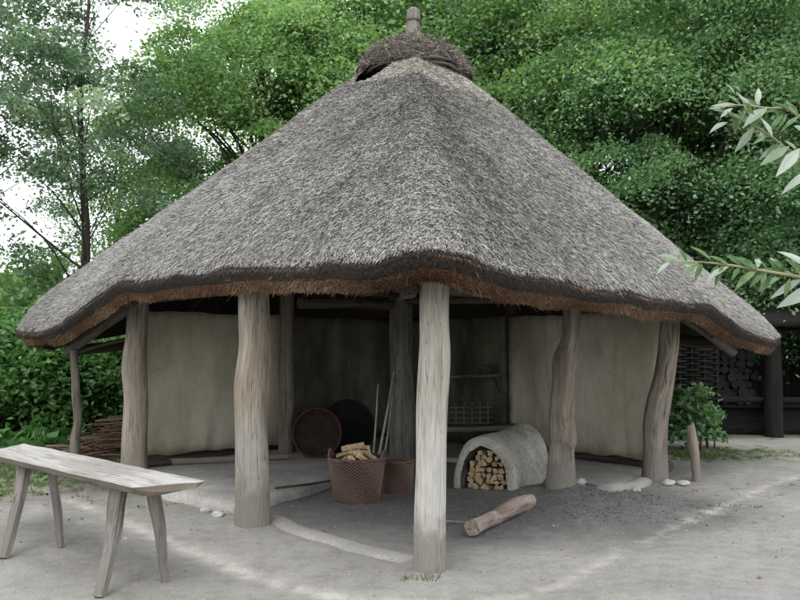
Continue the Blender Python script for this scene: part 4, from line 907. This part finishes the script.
dense_a = make_tree('broadleaf_tree', 12.5, .9, 3.8, 140000, .095, M['leaf_a'], 21, n_clump=160, clump=.92, trunk_r=.22, gap=.5, shell=.45)
dense_b = make_tree('broadleaf_tree', 12.0, 1.5, 3.5, 105000, .11, M['leaf_b'], 33, n_clump=125, clump=.92, trunk_r=.2, gap=.4, shell=.45)
dense_c = make_tree('broadleaf_tree', 12.0, .7, 3.4, 105000, .105, M['leaf_c'], 47, n_clump=120, clump=.92, trunk_r=.2, gap=.4, shell=.45)
place(sparse, (-6.6, 16.0, 0), .3, 1, 'slender grey green tree with thin upright trunk at the left, sky between its leaves', GT)
place(sparse, (-9.2, 14.6, 0), 2.2, 1.05, 'dark airy tree at the left edge of the picture', GT)
place(sparse, (-8.6, 23.5, 0), 4.0, 1.0, 'faint airy tree behind the slender left tree', GT)
place(dense_b, (-3.7, 20.0, 0), .0, 1.0, 'fresh green tree rising behind the left slope of the roof', GT)
place(dense_b, (-1.0, 22.5, 0), 1.0, 1.25, 'light green tree behind the roof, left of its finial', GT)
place(dense_c, (2.0, 23.5, 0), 2.4, 1.2, 'greyer green tree right behind the roof finial', GT)
place(dense_b, (4.9, 20.5, 0), 3.3, 1.1, 'mid green tree behind the right slope of the roof', GT)
place(dense_a, (6.6, 18.6, 0), .4, 1.0, 'full green tree right of the roof', GT)
place(dense_a, (9.9, 16.8, 0), 2.6, 1.0, 'dense dark tree above the shed at the right edge', GT)
place(dense_a, (11.5, 21.5, 0), 4.4, 1.1, 'tall dark tree far back at the right', GT)
# the wood beyond, one mass
def mass(name, boxes, n_, leaf, mat, seed, kind='stuff'):
    rr = np.random.default_rng(seed); out = []; tn = []
    for (x0, x1, y0, y1, z0, z1, wgt) in boxes:
        m_ = int(n_ * wgt); nc = max(6, m_ // 220); c = np.stack([rr.uniform(x0, x1, nc), rr.uniform(y0, y1, nc), z0 + (z1 - z0) * rr.random(nc) ** 1.1], 1)
        k = rr.integers(0, nc, m_); out.append(c[k] + rr.normal(0, .5, (m_, 3)) * np.array([1, 1, .65])); tn.append(np.clip(rr.normal(.42, .15, nc)[k] + rr.normal(0, .15, m_), 0, 1))
    C = np.concatenate(out); C[:, 2] = np.maximum(C[:, 2], .05); return tag(quads(name, leaf_quads(C, leaf, rr=rr, aspect=.65), np.concatenate(tn), mat), 'distant wood of mixed trees closing the view behind the hut', 'wood', kind=kind)
mass('wood', [(-4, 3.2, 28, 32, 0, 15, .5), (3, 18, 24, 29, 0, 14, .9), (-16, -3, 27, 32, 0, 4.2, .28)], 100000, .22, M['leaf_c'], 3)
GS = 'shrubs at the left behind the bench'
shrub = make_tree('leafy_shrub', 2.3, .1, 1.25, 22000, .11, M['leaf_d'], 61, n_clump=110, clump=.42, trunk_r=.035, shell=.4, gap=.6, cat='shrub', flat=.7, multi=4)
shrub2 = make_tree('leafy_shrub', 2.8, .1, 1.4, 24000, .14, M['leaf_b'], 67, n_clump=110, clump=.48, trunk_r=.04, shell=.4, gap=.6, cat='shrub', flat=.7, multi=4)
for i, (pr_, x, y, rz, s_, lb) in enumerate([(shrub, -6.3, 13.6, 0, 1.0, 'bright green shrub behind the brushwood pile'), (shrub, -8.0, 13.1, 2, 1.05, 'bright green shrub at the left edge above the bench'), (shrub2, -6.9, 15.2, 1, 1.0, 'taller shrub behind, below the left eave tip'), (shrub, -4.6, 14.6, 4, .95, 'green shrub seen between left prop and left clay wall post'),
                                          (shrub2, -9.6, 15.4, 3.4, 1.1, 'tall fresh green shrub at the far left edge'), (shrub, -5.3, 17, 5.1, 1.15, 'shrub farthest back below the left eave'), (shrub2, -8.3, 18.0, 2.7, 1.3, 'large light green shrub behind the slender tree'), (shrub, -7.2, 12.4, 1.2, .55, 'low shrub nearest the bench at the left')]):
    place(pr_, (x, y, 0), rz, s_, lb, GS)
low = make_tree('leafy_plant', .95, .05, .40, 1100, .11, M['leaf_a'], 71, n_clump=20, clump=.22, trunk_r=.014, shell=.3, gap=.8, cat='plant', multi=3)
place(low, (4.7, 12.7, 0), 0, 1.15, 'bushy green plant beside the crooked right corner post')
place(low, (5.15, 13.1, 0), 1.7, .8, 'smaller green plant behind the short stake')
burdock = make_tree('burdock_plant', .35, .02, .42, 260, .22, M['leaf_d'], 77, n_clump=16, clump=.2, trunk_r=.012, shell=.2, gap=.8, cat='plant', multi=2)
for k_, (x, y, s_, lb) in enumerate([(-6.4, 12.0, 1.1, 'broad leaved low plant at the far left below the shrubs'), (-5.6, 11.9, 1.2, 'broad leaved low plant left of the thin prop'), (-4.5, 10.2, .5, 'small broad leaved plant just behind the bench'), (-5.0, 12.3, .9, 'broad leaved low plant behind the thin prop')]): place(burdock, (x, y, 0), k_ * 1.3, s_, lb)

# grass and litter
def tufts(regions, seed):
    rr = np.random.default_rng(seed); VV, TT = [], []
    for (cx, cy, sx, sy, n_, hh) in regions:
        m_ = n_ // 14; c = np.stack([rr.normal(cx, sx, m_), rr.normal(cy, sy, m_)], 1); k = rr.integers(0, m_, n_); p = c[k] + rr.normal(0, .03, (n_, 2)); z = ground_h(p[:, 0], p[:, 1])
        P = np.c_[p, z]; D = unit(np.c_[rr.normal(0, .45, (n_, 2)), np.ones(n_)]); S = unit(np.cross(D, rr.normal(0, 1, (n_, 3)))); VV.append(strips(P, D, S, rr.uniform(.5, 1.3, n_) * hh, rr.uniform(.004, .009, n_))); TT.append(np.clip(rr.normal(.5, .2, n_), 0, 1))
    tag(quads('grass', np.concatenate(VV), np.concatenate(TT), M['grass']), 'thin short grass growing at the edges of the trodden yard', 'grass', kind='stuff')
tufts([(-5.6, 10.2, .9, .6, 9000, .06), (-5.9, 11.8, 1.1, .4, 9000, .09), (5.2, 12.3, .6, .35, 3000, .035), (4.4, 11.9, .3, .2, 1200, .06), (.18, 5.62, .05, .02, 90, .03), (3.4, 8.1, .25, .08, 160, .025), (-4.3, 9.3, .5, .4, 1200, .04), (7, 14.2, 2, .3, 300, .04), (4.4, 8.9, .8, .5, 260, .02)], 5)
def scatter(name, regions, mat, sz, seed, lb, cat):
    rr = np.random.default_rng(seed); C = []
    for (cx, cy, sx, sy, n_) in regions: C.append(np.stack([rr.normal(cx, sx, n_), rr.normal(cy, sy, n_)], 1))
    C = np.concatenate(C); n_ = len(C); z = ground_h(C[:, 0], C[:, 1]); P = np.c_[C, z + .004]
    # small irregular tetra-like crumbs: 4 triangles each
    s_ = (sz * rr.lognormal(0, .5, n_))[:, None]; a = rr.random(n_) * 6.28
    b3 = [P + np.stack([np.cos(a + q * 2.09), np.sin(a + q * 2.09), np.zeros(n_)], 1) * s_ * rr.uniform(.5, 1.2, (n_, 1)) for q in range(3)]; tp = P + np.c_[rr.normal(0, .3, (n_, 2)) * s_, s_[:, 0] * rr.uniform(.35, .8, n_)]
    V = np.concatenate([np.stack([b3[q], b3[(q + 1) % 3], tp], 1) for q in range(3)]); t = np.clip(rr.normal(.5, .25, n_), 0, 1)
    tag(quads(name, V, np.tile(t, 3), mat), lb, cat, kind='stuff')
scatter('gravel', [(0, 6.5, 3, 1.3, 1500), (2.5, 7.3, 1.3, .5, 900), (3.6, 9.4, 1.0, .6, 700), (-3, 8, 1.2, 1, 500), (3, 12, 2, 1, 300)], M['litter'], .005, 8, 'fine crumbs and grit strewn over the trodden yard', 'gravel')
scatter('ash_crumbs', [(1.2, 7.9, .7, .35, 1800), (2.2, 8.5, .4, .25, 1900), (2.3, 7.7, .4, .25, 500), (.2, 8.3, .4, .4, 300)], M['char'], .007, 9, 'charcoal crumbs and ash spread before the oven', 'ash')
# fallen leaves / chips
N = 260; rr = np.random.default_rng(12); C = np.c_[rr.normal(-3.4, 1.0, N), rr.normal(9.2, .7, N), np.full(N, .012)]; C[:, 2] = ground_h(C[:, 0], C[:, 1]) + .012
tag(quads('fallen_leaves', leaf_quads(C, .05, n_up=6, rr=rr), rr.random(N) * .6, M['litter']), 'dry brown leaves scattered on the ground behind the bench', 'leaves', kind='stuff')

# brushwood pile by the prop
rr = np.random.default_rng(5); b_ = MB()
for i in range(260):
    u = rr.random(); x = -5.0 + 1.7 * rr.random(); hmax = .52 * math.exp(-((x + 3.95) / .55) ** 2) + .12; y = 11.9 + rr.uniform(-.4, .4); z = rr.random() * hmax + .02
    L = rr.uniform(.4, 1.0); a = rr.normal(.25, .35); dz = rr.normal(.10, .12); d = Vector((math.cos(a), math.sin(a) * .6, dz)); p = Vector((x, y, z)); p0 = p - d * L / 2; p1 = p + d * L / 2; p0.z = max(.01, p0.z); p1.z = max(.01, min(p1.z, hmax + .1)); r = rr.uniform(.006, .02)
    b_.tube([(p0, r), ((p0 + p1) / 2 + Vector((0, 0, rr.normal(0, .03))), r * .8), (p1, r * .4)], seg=5, sub=2, amp=.15, seed=i, tint=float(np.clip(rr.normal(.5, .2), 0, 1)))
tag(b_.build('brushwood_pile', M['brush'], origin=(-4.2, 11.9, 0)), 'heap of reddish brushwood at the left beside the hut post', 'brushwood', kind='stuff')

# willow tree standing just outside the frame, two of its boughs reach in
wt = empty('willow_tree', (2.5, 2.7, 0)); tag(wt, 'willow at the right edge whose leafy boughs reach into view', 'tree')
b_ = MB(); b_.tube([((2.5, 2.7, -.1), .11), ((2.48, 2.66, 1), .09), ((2.4, 2.6, 2), .07), ((2.45, 2.6, 3.2), .045), ((2.4, 2.5, 4.2), .02)], seg=14, sub=5, amp=.12, seed=3); b_.build('trunk', M['bark'], wt)
def lance(p, d, nrm_, L, W, curl):
    """a curved lance leaf of 5x2 quads"""
    s_ = d.cross(nrm_).normalized(); out = []; prev = None
    prof = [0.0, .62, 1, .85, .5, 0.02]; q = Vector(p); dd = Vector(d)
    for i, w_ in enumerate(prof):
        row = (q - s_ * W * w_ / 2 + nrm_ * W * .12 * w_, Vector(q), q + s_ * W * w_ / 2 + nrm_ * W * .12 * w_)
        if prev: out.append((prev[0], prev[1], row[1], row[0])); out.append((prev[1], prev[2], row[2], row[1]))
        prev = row; dd = (dd - nrm_ * curl * .2).normalized(); nrm_ = s_.cross(dd).normalized() if s_.cross(dd).length else nrm_; q = q + dd * L / 5
    return out
def bough(stems, leaves, seed, extra=()):
    """stems: polylines; leaves: list of (base px, py, depth, angle in the picture plane, length, tint)"""
    rr = random.Random(seed); b_ = MB()
    for st in stems: b_.tube(st, seg=7, sub=5, amp=.06, seed=seed, tint=rr.uniform(.3, .8))
    br = b_.build('bough', M['willow_twig'], wt); V, T = [], []
    for (px, py, dp, ang, L, tn, cu) in leaves:
        L *= rr.uniform(.66, .95); ang += rr.uniform(-12, 12); tn = min(1, max(0, tn + rr.uniform(-.25, .1))); cu += rr.uniform(-.1, .5)
        p = at(px, py, dp); a = math.radians(ang); d = Vector((math.cos(a), rr.uniform(-.45, .45), math.sin(a))).normalized(); nn = Vector((rr.uniform(-.4, .4), -.8, rr.uniform(.2, .9))); nn = (nn - d * nn.dot(d)).normalized()
        for qi, q in enumerate(lance(p, d, nn, L, L * rr.uniform(.21, .32), cu)): V.append([tuple(x) for x in q]); T.append(min(1, max(0, tn + (.07 if qi % 2 else -.07) + rr.uniform(-.05, .05))))
    for (x0, y0, x1, y1, n_) in extra:
        for _ in range(n_):
            u = rr.random(); p = at(x0 + (x1 - x0) * u, y0 + (y1 - y0) * u, 2.05); a = math.radians(rr.choice([rr.uniform(100, 160), rr.uniform(195, 255)])); L = rr.uniform(.045, .08); d = Vector((math.cos(a), rr.uniform(-.5, .5), math.sin(a))).normalized(); nn = Vector((rr.uniform(-.5, .5), -.7, rr.uniform(0, .9))); nn = (nn - d * nn.dot(d)).normalized()
            for q in lance(p, d, nn, L, L * rr.uniform(.2, .3), rr.uniform(.1, .9)): V.append([tuple(x) for x in q]); T.append(rr.uniform(.02, .55))
    quads('willow_leaves', np.array(V), T, M['willow_leaf'], br)
D0 = 2.05
tr = Vector((2.42, 2.62, 1.9))
S1 = [(tr, .02), (at(860, 190, 2.3), .009), (at(800, 158, 2.1), .0045), (at(773, 138, D0), .0035), (at(753, 125, D0), .0028), (at(725, 114, D0), .0018)]
S2 = [(at(860, 190, 2.3), .008), (at(800, 117, 2.15), .004), (at(765, 108, D0), .0028), (at(735, 105, D0), .0018), (at(722, 108, D0), .001)]
S2 = [(tr, .02)] + S2
bough([S1, S2], [(740, 106, D0, 175, .085, .85, .2), (752, 107, D0, 135, .075, .9, .3), (757, 106, D0, 95, .07, .95, .6), (733, 108, D0, 215, .07, .9, .3), (745, 107, D0, 100, .06, .8, .5), (740, 92, D0, 100, .035, .2, .1), (735, 95, D0, 120, .05, .9, .5), (722, 108, D0, 178, .055, .8, .4), (768, 107, D0, 215, .12, .75, .2),
                  (728, 122, D0, 195, .085, .8, .3), (755, 126, D0, 225, .095, .8, .3), (773, 138, D0, 110, .09, .9, .4), (765, 133, D0, 150, .06, .85, .4), (783, 144, D0, 215, .10, .95, .2), (790, 146, 2.0, 205, .12, .55, .2), (800, 148, 2.0, 215, .14, .9, .1), (796, 150, 2.0, 120, .05, .7, .2), (800, 116, 2.1, 150, .10, .15, .2), (785, 112, 2.1, 160, .08, .2, .3), (738, 113, D0, 260, .05, .1, .3), (815, 170, 2.0, 215, .14, .9, .2), (820, 150, 2.0, 200, .12, .7, .2), (830, 120, 2.1, 160, .12, .3, .2), (748, 115, 2.05, 80, .06, .25, .2), (764, 128, D0, 230, .05, .9, .4), (806, 135, 2.0, 110, .09, .9, .4)], 1, [(727, 114, 753, 125, 5), (753, 125, 800, 156, 8), (735, 105, 800, 116, 8)])
S3 = [(tr, .022), (at(870, 290, 2.2), .009), (at(800, 277, 2.05), .005), (at(770, 272, D0), .004), (at(735, 266, D0), .0032), (at(700, 262, D0), .0022), (at(665, 262, D0), .0012)]
bough([S3], [(680, 262, D0, 150, .075, .8, .5), (687, 263, D0, 120, .065, .15, .4), (672, 262, D0, 195, .06, .9, .4), (700, 263, D0, 200, .075, .8, .4), (712, 261, D0, 135, .09, .2, .3), (730, 266, D0, 205, .085, .95, .3), (752, 268, D0, 140, .10, .2, .2), (757, 269, D0, 60, .075, .9, .9), (765, 270, D0, 225, .085, .5, .4), (780, 274, 2.05, 100, .07, .8, .8), (782, 275, 2.05, 215, .09, .8, .5), (775, 273, D0, 165, .07, .3, .3),
             (803, 278, 2.05, 215, .13, .9, .2), (795, 277, 2.05, 140, .08, .75, .5), (810, 270, 2.0, 130, .13, .9, .3), (740, 266, D0, 230, .06, .3, .4), (722, 264, D0, 250, .05, .25, .3), (790, 278, 2.0, 250, .06, .3, .3), (820, 285, 2.0, 200, .14, .8, .2), (760, 270, D0, 255, .06, .2, .3), (696, 263, D0, 170, .06, .3, .2)], 2, [(690, 262, 735, 266, 5), (735, 266, 805, 277, 16)])
N = 5000; rr = np.random.default_rng(4); k = rr.integers(0, 70, N); cc_ = np.c_[rr.normal(2.6, .45, 70), rr.normal(2.7, .35, 70), rr.uniform(2.3, 4.6, 70)]; cc_ = cc_[:, :] ; C = cc_[k] + rr.normal(0, .16, (N, 3)); C = C[C[:, 0] > C[:, 1] * .56 + .25]
quads('crown', leaf_quads(C, .10, aspect=.25, rr=rr), rr.random(len(C)), M['willow_leaf'], wt)

# ------------------------------------------------------------------ shed at the right
sh = empty('wooden_shed', (7.2, 15.5, 0)); tag(sh, 'dark open wooden shed under the trees at the right edge', 'shed')
def pole(root, name, p, q, r, m, seed, mat2=None):
    b_ = MB(); p, q = Vector(p), Vector(q); b_.tube([(p, r), (p.lerp(q, .5), r * .97), (q, r * .9)], seg=12, sub=5, amp=.1, seed=seed); return b_.build(name, [m, mat2 or m], root)
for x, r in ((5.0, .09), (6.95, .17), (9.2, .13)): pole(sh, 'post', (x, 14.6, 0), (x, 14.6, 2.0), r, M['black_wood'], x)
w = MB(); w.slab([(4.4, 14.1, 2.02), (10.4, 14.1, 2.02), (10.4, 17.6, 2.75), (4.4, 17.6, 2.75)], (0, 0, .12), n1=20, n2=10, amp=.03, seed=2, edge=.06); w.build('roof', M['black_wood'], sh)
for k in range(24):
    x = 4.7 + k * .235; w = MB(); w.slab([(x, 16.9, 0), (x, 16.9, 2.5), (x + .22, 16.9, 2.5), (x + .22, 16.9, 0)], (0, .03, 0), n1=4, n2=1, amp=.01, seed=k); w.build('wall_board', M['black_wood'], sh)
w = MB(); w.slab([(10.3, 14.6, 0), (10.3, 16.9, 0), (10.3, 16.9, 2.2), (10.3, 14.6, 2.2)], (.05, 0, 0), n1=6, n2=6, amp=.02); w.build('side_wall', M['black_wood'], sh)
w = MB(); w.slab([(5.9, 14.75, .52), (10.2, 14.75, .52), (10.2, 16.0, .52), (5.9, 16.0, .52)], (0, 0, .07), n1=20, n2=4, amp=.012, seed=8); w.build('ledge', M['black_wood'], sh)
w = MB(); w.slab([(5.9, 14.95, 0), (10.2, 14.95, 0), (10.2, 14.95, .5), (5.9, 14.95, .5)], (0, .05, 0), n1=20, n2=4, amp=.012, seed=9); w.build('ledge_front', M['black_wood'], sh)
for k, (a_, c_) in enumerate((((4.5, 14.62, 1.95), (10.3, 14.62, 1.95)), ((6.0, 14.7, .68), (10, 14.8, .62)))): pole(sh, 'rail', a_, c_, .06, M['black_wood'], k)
# wattle fence beside the shed
wf = empty('wattle_fence', (4.9, 13.9, 0)); tag(wf, 'dark woven wattle fence between hut corner and log stack', 'fence')
b_ = MB(); xs_ = [3.9 + .22 * i for i in range(9)]
for i in range(34):
    z = .1 + i * .052; pts = [((x, 14.0 + (.035 if (k + i) % 2 else -.035), z + rnd.uniform(-.01, .01)), .021) for k, x in enumerate(xs_)]; b_.tube(pts, seg=6, sub=3, amp=.15, seed=i)
b_.build('weave', M['black_wood'], wf)
for k, x in enumerate(xs_): pole(wf, 'stake', (x, 14.0, 0), (x, 14.0, 1.95), .026, M['black_wood'], k)
# log stack: round ends towards the yard
lp = []
for s_ in range(4):
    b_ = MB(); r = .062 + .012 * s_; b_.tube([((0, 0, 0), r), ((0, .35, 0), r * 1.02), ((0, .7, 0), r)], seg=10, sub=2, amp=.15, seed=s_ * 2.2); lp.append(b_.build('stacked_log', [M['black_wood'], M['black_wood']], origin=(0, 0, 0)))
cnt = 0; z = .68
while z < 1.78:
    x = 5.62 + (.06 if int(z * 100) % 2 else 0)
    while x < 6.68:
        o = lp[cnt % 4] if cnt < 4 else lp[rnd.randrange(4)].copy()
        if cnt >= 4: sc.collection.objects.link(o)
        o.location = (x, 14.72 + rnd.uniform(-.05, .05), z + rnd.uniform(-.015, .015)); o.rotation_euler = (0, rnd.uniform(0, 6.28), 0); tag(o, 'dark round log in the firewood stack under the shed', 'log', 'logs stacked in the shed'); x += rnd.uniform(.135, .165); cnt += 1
    z += .135
